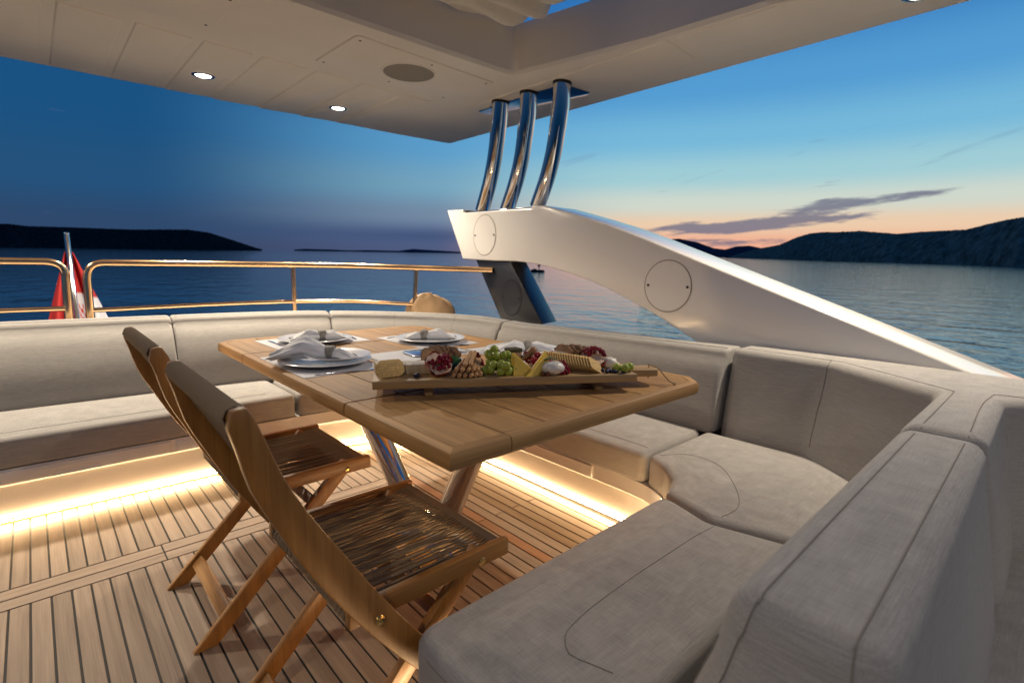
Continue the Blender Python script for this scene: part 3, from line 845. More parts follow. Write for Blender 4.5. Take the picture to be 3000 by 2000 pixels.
# ------------------------------------------------------------------ side coaming behind the backs (white deck edge)
mb = MB()
outer = catmull([(-1.9, 3.80), (-0.6, 3.76), (0.3, 3.73), (1.2, 3.66), (1.8, 3.48), (2.25, 3.12), (2.5, 2.6), (2.58, 2.0), (2.60, 1.0), (2.60, -1.4)], 0.08)
inner = catmull([(-1.9, 3.50), (-0.6, 3.46), (0.3, 3.41), (1.2, 3.27), (1.66, 3.1), (1.98, 2.84), (2.19, 2.5), (2.30, 2.0), (2.33, 1.0), (2.33, -1.4)], 0.08)
k = min(len(outer), len(inner)); outer = [outer[int(i * (len(outer) - 1) / (k - 1))] for i in range(k)]; inner = [inner[int(i * (len(inner) - 1) / (k - 1))] for i in range(k)]
vs = []; zc = 0.690
for a, c in zip(inner, outer):
    vs += [(a.x, a.y, 0.05), (a.x, a.y, zc), (c.x, c.y, zc - .01), (c.x + .03 * (c.x - a.x), c.y + .03 * (c.y - a.y), zc - .05), (c.x, c.y, -1.2)]
fs = [(i * 5 + j, i * 5 + j + 1, (i + 1) * 5 + j + 1, (i + 1) * 5 + j) for i in range(k - 1) for j in range(4)]
mb.add(vs, fs)
o = mb.build('hull_coaming', MT['gel_arm'], angle=30); tag(o, 'white moulded coaming running round the stern behind the sofa backs', 'coaming')

# ------------------------------------------------------------------ hardtop
RZ = 2.20
KR = (RZ - CAMZ) / 0.98        # roof features were measured for a ceiling 0.98 m above the lens; this is their plan scale at RZ
rk = lambda pts: [(x * KR, y * KR) for x, y in pts]
roof = empty('hardtop', (0, 1.0, RZ), 'cream fibreglass hardtop ceiling over the seating', 'hardtop')
OUT = [(-2.6, 3.93), (0.0, 3.895), (1.5, 3.80), (2.40, 3.745), (2.66, 3.62), (2.70, 3.40), (2.64, 1.6), (2.62, 0.4), (2.66, -2.4), (-2.6, -2.4)]
def rp(pts, rr): return [(p[0], p[1], r_, 1, 1) for p, r_ in zip(pts, rr)]
P, _, _ = round_poly([(x, y, r_, 0, 1) for (x, y), r_ in zip(rk([(-2.6, -2.4), (2.66, -2.4), (2.62, 0.4), (2.705, 3.74), (2.2, 3.785), (1.5, 3.80), (-2.6, 3.93)]), [0, 0, 0.3, 0.035, 0.3, 0.4, 0])], 8)
HOLE = [(-1.6, -1.3), (2.30, -1.3), (2.12, 1.40), (1.985, 2.175), (0.5, 2.20), (-1.6, 2.24)]
bm = bmesh.new()
def loop(pts, z): return [bm.verts.new((x, y, z)) for x, y in pts]
def ring_edges(vs): return [bm.edges.new((vs[i], vs[(i + 1) % len(vs)])) for i in range(len(vs))]
def skirt(a, b2):
    n = len(a)
    for i in range(n): bm.faces.new((a[i], a[(i + 1) % n], b2[(i + 1) % n], b2[i]))
O0 = loop([tuple(p) for p in P], RZ)
off = offset_poly(P, [-0.035] * len(P)); O1 = loop([tuple(p) for p in off], RZ + 0.045)
O2 = loop([tuple(p) for p in offset_poly(P, [-0.01] * len(P))], RZ + 0.13)
HP, _, _ = round_poly([(x, y, .07, 0, 1) for x, y in rk(HOLE)], 8)
H0 = loop([tuple(p) for p in HP], RZ); 
hin = offset_poly(HP, [0.012] * len(HP)); H1 = loop([tuple(p) for p in hin], RZ + .02)
hin2 = offset_poly(HP, [0.045] * len(HP)); H2 = loop([tuple(p) for p in hin2], RZ + .20)
hin3 = offset_poly(HP, [0.048] * len(HP)); H3 = loop([tuple(p) for p in hin3], RZ + .13)
eo = ring_edges(O0); eh = ring_edges(H0)
bmesh.ops.triangle_fill(bm, use_beauty=True, use_dissolve=False, edges=eo + eh)
skirt(O0, O1); skirt(O1, O2); skirt(H0, H1); skirt(H1, H2); skirt(H2, H3)
eo = ring_edges(O2) if False else [bm.edges.get((O2[i], O2[(i + 1) % len(O2)])) for i in range(len(O2))]
eh = [bm.edges.get((H3[i], H3[(i + 1) % len(H3)])) for i in range(len(H3))]
bmesh.ops.triangle_fill(bm, use_beauty=True, use_dissolve=False, edges=eo + eh)
for v in H3: v.co.z = RZ + .25
bmesh.ops.recalc_face_normals(bm, faces=bm.faces)
me = bpy.data.meshes.new('hardtop_shell'); bm.to_mesh(me); bm.free(); me.materials.append(MT['gel_roof']); finish(me, True, 50)
shell = child(link(bpy.data.objects.new('shell', me)), roof)
def ceil_panel(pts, name='ceiling_panel', th=0.008, r=0.012):
    mb = MB(); loft(mb, [(x, y, r, 0, 1) for x, y in rk(pts)], [(0, 0, RZ + .002), (0, 0.001, RZ - th * .4), (0, 0.006, RZ - th * .92), (0, 0.009, RZ - th)], seg=3)
    return child(mb.build(name, MT['gel_roof'], angle=50), roof)
xs = [(-0.95, -0.69), (-0.655, -0.395), (-0.355, -0.138), (-0.095, 0.122), (0.165, 0.380), (0.421, 0.637), (0.679, 0.895), (0.937, 1.160), (1.202, 1.428), (1.470, 1.690), (1.730, 1.936)]
for a, c in xs:
    ceil_panel([(a, 2.862), (c, 2.866), (c, 3.80 - .06 * max(0, c - 1.0) ** 2), (a, 3.82 - .06 * max(0, a - 1.0) ** 2)])
hatch1 = ceil_panel([(1.150, 2.285), (1.985, 2.315), (1.965, 2.765), (1.140, 2.735)], 'access_panel', 0.008, .03)
hatch2 = ceil_panel([(-0.6, 2.30), (0.69, 2.30), (0.675, 2.695), (-0.6, 2.72)], 'access_panel', 0.008, .03)
ceil_panel([(2.150, 1.35), (2.455, 1.36), (2.52, 2.70), (2.16, 2.78)], 'access_panel', 0.007, .02)
ceil_panel([(2.19, -0.2), (2.50, -0.2), (2.46, 1.32), (2.155, 1.31)], 'access_panel', 0.007, .02)
sme = MB().lathe([(0.0, -0.0012), (0.006, -0.001), (0.007, 0.001), (0.0, 0.001)][::-1], 12).mesh('screw', MT['dark_metal'])
for x, y in ((1.185, 2.325), (1.58, 2.338), (1.945, 2.350), (1.175, 2.70), (1.55, 2.715), (1.925, 2.728), (0.642, 2.655), (0.1, 2.67), (0.655, 2.34)):
    child(inst('screw', sme, (x * KR, y * KR, RZ - .0085)), roof)
# ceiling loudspeaker
sp = empty('ceiling_speaker', (1.555 * KR, 2.515 * KR, RZ - .0082), 'round grey loudspeaker grille set in the cream ceiling', 'speaker'); sp.scale = (1.42, 1.42, 1)
MB().lathe([(0.0, -0.004), (0.098, -0.004), (0.102, -0.001), (0.102, 0.0), (0.0, 0.0)], 48).build('grille', MT['speaker_grille'], sp)
MB().lathe([(0.103, 0.0), (0.103, -0.004), (0.107, -0.005), (0.111, -0.003), (0.112, 0.0)], 48).build('rim', MT['gel_roof'], sp)
# recessed downlights
def downlight(x, y, label, k=1.0):
    e = empty('downlight', (x * KR, y * KR, RZ - 0.0082), label, 'ceiling lamp', 'downlights in the hardtop')
    MB().lathe([(0.030, -0.001), (0.033, -0.005), (0.040, -0.005), (0.044, -0.002), (0.044, 0.001), (0.030, 0.001)], 36).build('trim_ring', MT['steel'], e)
    MB().lathe([(0.0, -0.0022), (0.0295, -0.0022), (0.0295, 0.0), (0.0, 0.0)], 32).build('lens', MT['lamp_lens'], e)
    e.scale = (KR * 1.3, KR * 1.3, 1)
    ld = bpy.data.lights.new('downlight_bulb', 'AREA'); ld.shape = 'DISK'; ld.size = 0.055; ld.energy = DOWNLIGHT_W * k; ld.color = (1.0, 0.86, 0.68); ld.spread = math.radians(152)
    lo = bpy.data.objects.new('bulb', ld); lo.location = (0, 0, -0.012); link(lo, e)
    return e
downlight(0.787, 3.375, 'bright ceiling downlight over the stern sofa, farther from the arch poles', 1.0)
downlight(1.576, 3.42, 'bright ceiling downlight over the stern sofa, nearer the arch poles', 1.0)
downlight(2.42, 0.50, 'ceiling downlight at the side edge of the hardtop above the white arch', 0.85)
downlight(1.55, -1.50, 'added fill downlight over the forward bay', 0.40)  # unseen lamp added to brighten the outer face of the dividing backrest
downlight(-1.05, -0.10, 'added fill downlight over the open side deck beyond the chairs', 0.48)  # unseen lamp added as fill for the table edge, board and chairs
downlight(-0.75, 3.30, 'added fill downlight over the stern sofa, farthest from the arch poles', 1.0)  # added outside the view to light what the visible pair misses
# folded canvas of the sunroof
mb = MB()
nu, nv = 60, 26; V = []
for j in range(nv):
    for i in range(nu):
        u, v = i / (nu - 1), j / (nv - 1)
        x = -1.55 + 3.47 * u; y = 2.125 - 0.42 * v
        roll = abs(math.sin(v * math.pi * 2.5 + .9 * mnoise.noise(Vector((u * 6, v * 2, 4)))))
        z = RZ + .245 - 0.085 * roll * (0.65 + .35 * math.sin(v * math.pi)) + .03 * mnoise.noise(Vector((u * 16, v * 5, 1))) + 0.012 * math.sin(u * 55 + v * 9)
        z += 0.05 * max(0, (u - .96) / .04) ** 2
        V.append((x * KR, y * KR, z))
mb.add(V, [(j * nu + i, j * nu + i + 1, (j + 1) * nu + i + 1, (j + 1) * nu + i) for j in range(nv - 1) for i in range(nu - 1)])
o = mb.build('sunroof_canvas', MT['canvas'], angle=180)
sd = o.modifiers.new('solid', 'SOLIDIFY'); sd.thickness = 0.004
tag(o, 'folded cream canvas of the open sunroof above the ceiling recess', 'canvas')
o2 = MB().tube([(-1.6, 1.80, RZ + .24), (2.08, 1.80, RZ + .24)], .018, 12).build('sunroof_bar', MT['dark_metal'])
tag(o2, 'dark bar carrying the sunroof canvas in the ceiling opening', 'bar')

# ------------------------------------------------------------------ white side arch
XA, XB = 2.42, 2.74
inn_px = [(1594, 602), (1643, 615.6), (1700, 632), (1777, 656), (1880, 694), (2000, 743), (2200, 825), (2433, 920), (2650, 1009), (2866, 1098)]
topc = [at_x(p, XA) for p in inn_px]
lowc = [at_x(ov(*p), XA) for p in ((1062, 595), (1100, 598), (1180, 600), (1220, 604), (1260, 613), (1300, 625), (1350, 643), (1400, 665), (1500, 720), (1580, 772))]
tip_t = at_x((1000 + 690 / 2.24, 600 + 35 / 2.24), XA)
notch0 = at_x((1000 + 800 / 2.24, 600 + 30 / 2.24), XA); notch1 = at_x((1000 + 800 / 2.24, 600 + 52 / 2.24), XA)
notch2 = at_x((1000 + 1240 / 2.24, 600 + 20 / 2.24), XA); notch3 = at_x((1000 + 1250 / 2.24, 600 + 0 / 2.24), XA)
pl = [(q[1], q[2]) for q in (tip_t, notch0, notch1, notch2, notch3)] + [(q[1], q[2]) for q in topc] + [(-0.25, 0.60), (-0.25, 0.45), (0.9, 0.55), (1.12, 0.68)] + [(q[1], q[2]) for q in reversed(lowc)]
mb = MB(); n = len(pl)
vs = [(XA, y, z) for y, z in pl] + [(XB, y, z - 0.0) for y, z in pl]
fs = [tuple(range(n)), tuple(range(2 * n - 1, n - 1, -1))] + [(i, n + i, n + (i + 1) % n, (i + 1) % n) for i in range(n)]
mb.add(vs, fs)
arch = empty('side_arch', (2.55, 1.5, 0.69), 'white fibreglass arch sweeping down from the steel poles to the coaming', 'arch')
bm = bmesh.new(); me0 = mb.mesh('arch_body', MT['gel_arm'], bevel=0.012, seg=3, angle=35)
child(link(bpy.data.objects.new('body', me0)), arch)
def hatch(px, py, ru, rv, ring_mat, face_mat, parent, x, name='inspection_cover'):
    c = at_x((px, py), x)
    e = MB(); n = 48
    def el(a, b2, dx): return [(x + dx, c[1] + a * math.cos(2 * math.pi * k / n), c[2] + b2 * math.sin(2 * math.pi * k / n)) for k in range(n)]
    vs = el(ru, rv, -0.0022) + [(x - 0.003, c[1], c[2])]
    e.add(vs, [(k, (k + 1) % n, n) for k in range(n)])
    fo = child(e.build(name, face_mat, smooth=True, angle=60), parent)
    g = MB(); a = el(ru + .0005, rv + .0005, -0.0012); b2 = el(ru + .006, rv + .006, -0.0012)
    g.add(a + b2, [(k, (k + 1) % n, n + (k + 1) % n, n + k) for k in range(n)])
    go = g.build('groove', ring_mat, smooth=False); go.parent = fo
    for s in (-1, 1):
        so = inst('screw', sme, (x - .0045, c[1] + s * ru * .86, c[2] + .0), (0, math.pi / 2, 0)); so.parent = fo
    return fo
hatch(*ov(1533, 657), 0.132, 0.130, MT['grey_ring'], MT['gel_arm'], arch, XA)
hatch(*ov(1113, 540), 0.122, 0.140, MT['grey_ring'], MT['gel_arm'], arch, XA)
# pole foot plate
mb = MB(); mb.prism([(2.46, 1.4715), (3.165, 1.4735), (3.165, 1.482), (2.46, 1.4795)], XA + .03, XA + .17, 'X'); child(mb.build('foot_plate', MT['steel'], bevel=.002), arch)

# black arch leg
lg = empty('arch_leg', (2.55, 2.5, 0.69), 'dark charcoal leg under the white arch with a round speaker cover', 'arch leg')
mb = MB()
lq = [at_x(ov(*p_), 2.445) for p_ in ((1090, 590), (1166, 590), (1247, 745), (1155, 745))]
rq = [at_x(ov(*p_), 2.66) for p_ in ((1204, 590), (1279, 748))]
vs = [tuple(v) for v in lq] + [(2.66, rq[0][1] + .42, lq[0][2]), (2.66, rq[0][1], lq[1][2]), (2.66, rq[1][1], lq[2][2]), (2.66, rq[1][1] + .42, lq[3][2])]
mb.add(vs, [(0, 1, 2, 3), (7, 6, 5, 4), (0, 4, 5, 1), (1, 5, 6, 2), (2, 6, 7, 3), (3, 7, 4, 0)])
child(mb.build('body', MT['charcoal'], bevel=0.008, seg=3), lg)
hatch(*ov(1175, 684), 0.095, 0.12, MT['dark_metal'], MT['charcoal'], lg, 2.4445, 'speaker_cover')

def catmull3(P, n):
    out = []
    for i in range(len(P) - 1):
        p0, p1, p2, p3 = P[max(i - 1, 0)], P[i], P[i + 1], P[min(i + 2, len(P) - 1)]
        for k in range(n):
            t_ = k / n; out.append(0.5 * ((2 * p1) + (p2 - p0) * t_ + (2 * p0 - 5 * p1 + 4 * p2 - p3) * t_ * t_ + (3 * p1 - p0 - 3 * p2 + p3) * t_ ** 3))
    return out + [P[-1]]
# ------------------------------------------------------------------ steel poles
pp = MB()
PL = [at_z(p, RZ - .006) for p in (ov(1095, 252), ov(1108, 258), ov(1345, 218), ov(1350, 210), ov(1298, 192), ov(1270, 192))]
plate_c = [(2.245, 2.795), (2.345, 2.80), (2.475, 2.06), (2.455, 2.02), (2.26, 2.035), (2.225, 2.08)]
plate = empty('pole_cluster', (2.45, 2.6, 1.475), 'three polished steel poles carrying the hardtop on the white arch', 'pole cluster')
mb = MB(); loft(mb, [(x, y, .03, 0, 1) for x, y in rk(plate_c)], [(0, 0.004, RZ - .016), (0, 0, RZ - .013), (0, 0, RZ - .004)], seg=5)
child(mb.build('ceiling_plate', MT['steel'], angle=40), plate)
r2 = lambda x, y: (1000 + x / 2.24, 600 - 600 + y / 2.24)
for pxs in ([(1045, 672), (1036, 800), (1022, 925), (1003, 1060), (972, 1210), (925, 1380)], [(1230, 612), (1222, 760), (1205, 890), (1183, 1040), (1145, 1200), (1088, 1372)], [(1450, 545), (1440, 700), (1420, 840), (1393, 1000), (1350, 1170), (1287, 1352)]):
    T_ = at_z(r2(*pxs[0]), RZ - .012); B_ = at_x(r2(*pxs[-1]), XA + .10)
    pts = [Vector(T_)] + [Vector(at_x(r2(*q), T_[0] + (B_[0] - T_[0]) * (k / 5))) for k, q in enumerate(pxs[1:-1], 1)] + [Vector(B_)]
    T_ = pts[0]; pm = MB()
    pm.tube(pts[:3], [.060, .060, .060], 28, flat=.78, up=(0, 1, 0))
    low = catmull3(pts[2:], 6); pm.tube(low, .0585, 28, flat=.78, up=(0, 1, 0))
    pl_o = child(pm.build('pole', MT['steel'], angle=50), plate)
    cm_ = MB(); cm_.tube([T_ + Vector((0, 0, -.012)), T_ + Vector((0, 0, 0.004))], [.064, .064], 28, flat=.8, up=(0, 1, 0)); c_ = cm_.build('collar', MT['dark_metal'], pl_o); c_.matrix_parent_inverse = Matrix.Identity(4)

# ------------------------------------------------------------------ stern rails
def arc3(a, c, b, n=6):
    a, c, b = Vector(a), Vector(c), Vector(b); return [a * (1 - u) ** 2 + c * 2 * u * (1 - u) + b * u * u for u in [k / n for k in range(n + 1)]]
def yrail(x): return float(np.interp(x, [-1.6, 0.2, 1.0, 1.35, 1.75, 2.1, 2.4, 2.6], [3.80, 3.76, 3.72, 3.68, 3.56, 3.32, 2.95, 2.4]))
r1 = empty('stern_railing', (0.24, 3.75, 0.68), 'long steel stern railing with painted-in warm light, curving from the flag to the black arch leg', 'railing')
zr = 1.068
curve = [(x, yrail(x), zr - .012 * max(0, x - 1.6)) for x in np.linspace(0.33, 2.44, 40)]
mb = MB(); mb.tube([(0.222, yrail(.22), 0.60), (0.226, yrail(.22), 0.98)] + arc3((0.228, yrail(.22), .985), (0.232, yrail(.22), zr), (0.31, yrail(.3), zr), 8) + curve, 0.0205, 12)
child(mb.build('top_rail', MT['warm_tinted_rail_steel']), r1)
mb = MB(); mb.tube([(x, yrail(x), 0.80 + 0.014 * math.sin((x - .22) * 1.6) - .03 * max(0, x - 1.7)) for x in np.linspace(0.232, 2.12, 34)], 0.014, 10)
child(mb.build('mid_rail', MT['warm_tinted_rail_steel']), r1)
for x, lean in ((1.334, 0.0), (2.10, -0.03)):
    mb = MB(); mb.tube([(x + lean, yrail(x), 0.60), (x, yrail(x), zr - .01)], 0.0155, 10); child(mb.build('post', MT['warm_tinted_rail_steel']), r1)
r2 = empty('stern_railing', (0.13, 3.75, 0.68), 'steel stern railing with painted-in warm light, on the far side of the flag from the arch', 'railing')
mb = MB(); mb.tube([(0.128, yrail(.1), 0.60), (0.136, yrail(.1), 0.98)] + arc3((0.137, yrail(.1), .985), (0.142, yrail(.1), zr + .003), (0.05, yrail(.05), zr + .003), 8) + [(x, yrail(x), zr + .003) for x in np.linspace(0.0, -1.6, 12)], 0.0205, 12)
child(mb.build('top_rail', MT['warm_tinted_rail_steel']), r2)
mb = MB(); mb.tube([(x, yrail(x), 0.815) for x in np.linspace(0.13, -1.6, 12)], 0.014, 10); child(mb.build('mid_rail', MT['warm_tinted_rail_steel']), r2)

# ------------------------------------------------------------------ flag and staff
YF = 4.6
ft = Vector(at_y(ov(153, 540), YF)); fb = Vector(at_y(ov(185, 790), YF - .35))
fl = empty('ensign', (fb.x, fb.y, fb.z), 'red, white and blue ensign drooping from a tilted staff behind the railing gap', 'flag')
mb = MB(); mb.tube([fb, ft], 0.014, 12); mb.ball(ft + Vector((0, 0, .01)), .017, 2, (1, 1, .7)); child(mb.build('staff', MT['steel']), fl)
m, t, b = new_mat('ensign_cloth')
at = t.nodes.new('ShaderNodeVertexColor'); at.layer_name = 'Col'; t.links.new(at.outputs[0], b.inputs['Base Color']); setin(b, Roughness=0.8)
nu, nv = 40, 40; V = []; colr = []
axis = (ft - fb); 
for j in range(nv):
    v = j / (nv - 1); pc = ft + (fb - ft) * (0.16 + 0.80 * v)
    for i in range(nu):
        u = i / (nu - 1) * 2 - 1
        wl = (0.02 + 0.15 * v) if u < 0 else (0.02 + 0.20 * v)
        x = pc.x + u * wl + (0.0 if u > 0 else -0.015 * v); y = pc.y + 0.05 - 0.035 * math.sin(abs(u) * 9 + v * 3) * (0.3 + v) - 0.02 * abs(u)
        V.append((x, y, pc.z - .05 * abs(u) * v))
        red = (0.36, 0.012, 0.010, 1); white = (0.5, 0.49, 0.52, 1); blue = (0.02, 0.04, 0.22, 1)
        c = red
        if u > 0.10 and v > 0.46 + .05 * u: c = white
        if u > 0.10 and v > 0.82: c = blue
        if 0.02 < u < 0.32 and 0.60 < v < 0.85:
            c = red if (int((u - .02) / .075) + int((v - .6) / .05)) % 2 else white
        colr.append(c)
mb = MB(); mb.add(V, [(j * nu + i, j * nu + i + 1, (j + 1) * nu + i + 1, (j + 1) * nu + i) for j in range(nv - 1) for i in range(nu - 1)])
fo = mb.build('cloth', m, angle=180); ca = fo.data.color_attributes.new('Col', 'FLOAT_COLOR', 'POINT')
for i, c in enumerate(colr): ca.data[i].color = c
sd = fo.modifiers.new('solid', 'SOLIDIFY'); sd.thickness = 0.002
child(fo, fl)

# ------------------------------------------------------------------ tan cover on the coaming corner
mb = MB(); V = []; nu, nv = 48, 20
c0 = Vector((2.20, 3.27, 0.675))
for j in range(nv):
    v = j / (nv - 1)
    for i in range(nu):
        a = 2 * math.pi * i / nu
        rr = math.cos(v * math.pi / 2) ** 0.62 if v < 1 else 0
        w = 1 + 0.06 * math.sin(7 * a + 4 * v) * (1 - v) + .13 * mnoise.noise(Vector((math.cos(a) * 2.5, math.sin(a) * 2.5, v * 4)))
        ca_, sa_ = math.cos(a), math.sin(a)
        V.append((c0.x + (0.155 * ca_ - .05 * v * 0) * rr * w + 0.0, c0.y + 0.09 * sa_ * rr * w - .09 * ca_ * rr, c0.z + 0.195 * math.sin(v * math.pi / 2) ** .9 * (1 - .18 * ca_ * (ca_ > 0)) + .008 * math.sin(9 * a)))
mb.add(V, [(j * nu + i, j * nu + (i + 1) % nu, (j + 1) * nu + (i + 1) % nu, (j + 1) * nu + i) for j in range(nv - 1) for i in range(nu)])
o = mb.build('vinyl_cover', MT['tan_cover'], angle=180); tag(o, 'crumpled tan vinyl cover sitting on the coaming corner', 'cover')
# coiled rope lying beside the cover
mb = MB(); rp_ = [(2.34 + .012 * math.cos(a * 1.0) + .0045 * a, 3.10 + .035 * math.sin(a * 1.0) - .010 * a, .70 + .006 * math.sin(a * 2.7)) for a in np.linspace(0, 26, 160)]
mb.tube(rp_, 0.006, 6); o = mb.build('mooring_rope', simple('mooring_rope', (.45, .33, .22), .8)); tag(o, 'coil of tan mooring rope lying on the coaming beside the tan cover', 'rope')

# ------------------------------------------------------------------ dining table
TZ = 0.735
TX0, TX1, TY0, TY1 = 0.585, 1.668, 0.806, 2.635
TH = 0.041
table = empty('dining_table', (1.15, 1.65, 0), 'teak plank dining table on polished steel legs', 'table')
SE = [0.756, 0.893, 1.033, 1.173, 1.311, 1.449]         # seams between the planks
def tplank(x0, x1, y0, y1, mat='table_y', name='plank', ch=None):
    if ch:
        pts = [(x, y, r_, 0, 1) for x, y, r_ in ch]
    else:
        pts = [(x0, y0, .002, 0, 1), (x1, y0, .002, 0, 1), (x1, y1, .002, 0, 1), (x0, y1, .002, 0, 1)]
    mb = MB(); loft(mb, pts, [(0, .001, TZ - TH + .004), (0, 0, TZ - TH + .006), (0, 0, TZ - .0015), (0, .0012, TZ)], seg=3)
    return child(mb.build(name, MT[mat], smooth=True, angle=30), table)
EB = 0.030                                              # width of the rounded edge boards
leaves = [(TY0, 1.288), (1.292, 2.205), (2.209, TY1)]
G = 0.0021
for li, (a, c) in enumerate(leaves):
    y0 = a + (EB if li == 0 else 0.0); y1 = c - (EB if li == 2 else 0.0)
    xs_ = [TX0 + EB] + SE + [TX1 - EB]
    for i in range(len(xs_) - 1):
        a_, b_, c0_, d_ = xs_[i] + G, xs_[i + 1] - G, y0 + G, y1 - G
        pts_ = [(a_, c0_, .002), (b_, c0_, .002), (b_, d_, .002), (a_, d_, .002)]
        cc = 0.045 - G * .4
        if li == 0 and i == len(xs_) - 2: pts_[1:2] = [(b_ - cc, c0_, .001), (b_, c0_ + cc, .001)]
        if li == 2 and i == len(xs_) - 2: pts_[2:3] = [(b_, d_ - cc, .001), (b_ - cc, d_, .001)]
        if li == 2 and i == 0: pts_[3:4] = [(a_ + cc, d_, .001), (a_, d_ - cc, .001)]
        tplank(0, 0, 0, 0, ch=pts_)
for sx_ in SE:
    child(MB().span((sx_ - G * .98, TY0 + EB + .004, TZ - .012), (sx_ + G * .98, TY1 - EB - .004, TZ - .0022)).build('seam_filler', MT['caulk'], smooth=False), table)
# edge boards with a half-round outer face
def edge_board(p0, p1, out, m0=0.0, m1=0.0, mat='table_y'):
    """p0->p1 inner line; out = outward unit vector; m0/m1 = mitre extension at the outer side"""
    p0, p1, out = Vector(p0), Vector(p1), Vector(out); d = (p1 - p0).normalized()
    prof = [(0, TZ - TH)]
    r_ = TH / 2
    for k in range(9):
        a = -math.pi / 2 + math.pi * k / 8
        prof.append((EB - r_ * .42 + r_ * .42 * math.cos(a) ** .8 if math.cos(a) > 0 else EB - r_ * .42, TZ - r_ + r_ * math.sin(a)))
    prof.append((0, TZ))
    vs = []
    for P_, m_ in ((p0, -m0), (p1, m1)):
        for o_, z in prof:
            q = P_ + out * o_ + d * (m_ * o_ / EB); vs.append((q.x, q.y, z))
    k = len(prof); fs = [tuple(range(k)), tuple(range(2 * k - 1, k - 1, -1))] + [(i, (i + 1) % k, k + (i + 1) % k, k + i) for i in range(k)]
    mb = MB(); mb.add(vs, fs); return child(mb.build('edge_board', MT[mat], smooth=True, angle=35), table)
ix0, ix1, iy0, iy1 = TX0 + EB, TX1 - EB, TY0 + EB, TY1 - EB
c_ = 0.045                                             # corner chamfer of the far corners and the right-hand near corner
edge_board((ix0, iy0), (ix0, leaves[0][1] - G), (-1, 0), EB, 0)
edge_board((ix0, leaves[1][0] + G), (ix0, leaves[1][1] - G), (-1, 0))
edge_board((ix0, leaves[2][0] + G), (ix0, iy1 - c_), (-1, 0), 0, .012)
edge_board((ix1, iy0 + c_), (ix1, leaves[0][1] - G), (1, 0), .012, 0)
edge_board((ix1, leaves[1][0] + G), (ix1, leaves[1][1] - G), (1, 0))
edge_board((ix1, leaves[2][0] + G), (ix1, iy1 - c_), (1, 0), 0, .012)
edge_board((ix0, iy0), (SE[0] - G, iy0), (0, -1), EB, 0, 'table_x')
edge_board((SE[0] + G * .2, iy0), (ix1 - c_, iy0), (0, -1), 0, .012, 'table_x')
edge_board((ix0 + c_, iy1), (ix1 - c_, iy1), (0, 1), .012, .012, 'table_x')
for (x, y, sx_, sy_) in ((ix1, iy0, 1, -1), (ix0, iy1, -1, 1), (ix1, iy1, 1, 1)):
    s2 = .5 ** .5
    edge_board((x - sx_ * c_, y), (x, y - sy_ * c_), (sx_ * s2, sy_ * s2), .0122, .0122, 'table_x')
    # small filler under the chamfer so the plank corner does not stick out
# under-frame
mb = MB(); mb.span((0.75, 1.0, TZ - TH - .03), (1.50, 2.45, TZ - TH - .001)); child(mb.build('under_frame', MT['chair_wood_x'], bevel=.003), table)
# polished splayed tube legs on a deck plate
for a, c in (((0.80, 1.02), (1.06, 1.52)), ((0.80, 2.30), (1.06, 1.80))): pass
def leg(p_top, p_bot, r0=.046):
    mb = MB(); a = Vector((*p_top, TZ - TH - .002)); c = Vector((*p_bot, 0.012)); mb.tube([a, a.lerp(c, .5), c], r0, 28)
    return child(mb.build('leg', MT['steel'], angle=50), table)
LT1, LB1 = at_z(ov(922, 1008), TZ - TH)[:2], None
# legs placed from the photo: far leg leans towards the camera side, near leg leans away, feet close together
leg((0.925, 2.02), (1.10, 1.72)); leg((1.10, 1.25), (1.08, 1.58))
mb = MB(); loft(mb, [(0.95, 1.44, .05, 0, 1), (1.24, 1.44, .05, 0, 1), (1.24, 1.86, .05, 0, 1), (0.95, 1.86, .05, 0, 1)], [(0, 0, 0.0005), (0, 0, .010), (0, .004, .013)])
child(mb.build('deck_plate', MT['steel'], angle=40), table)

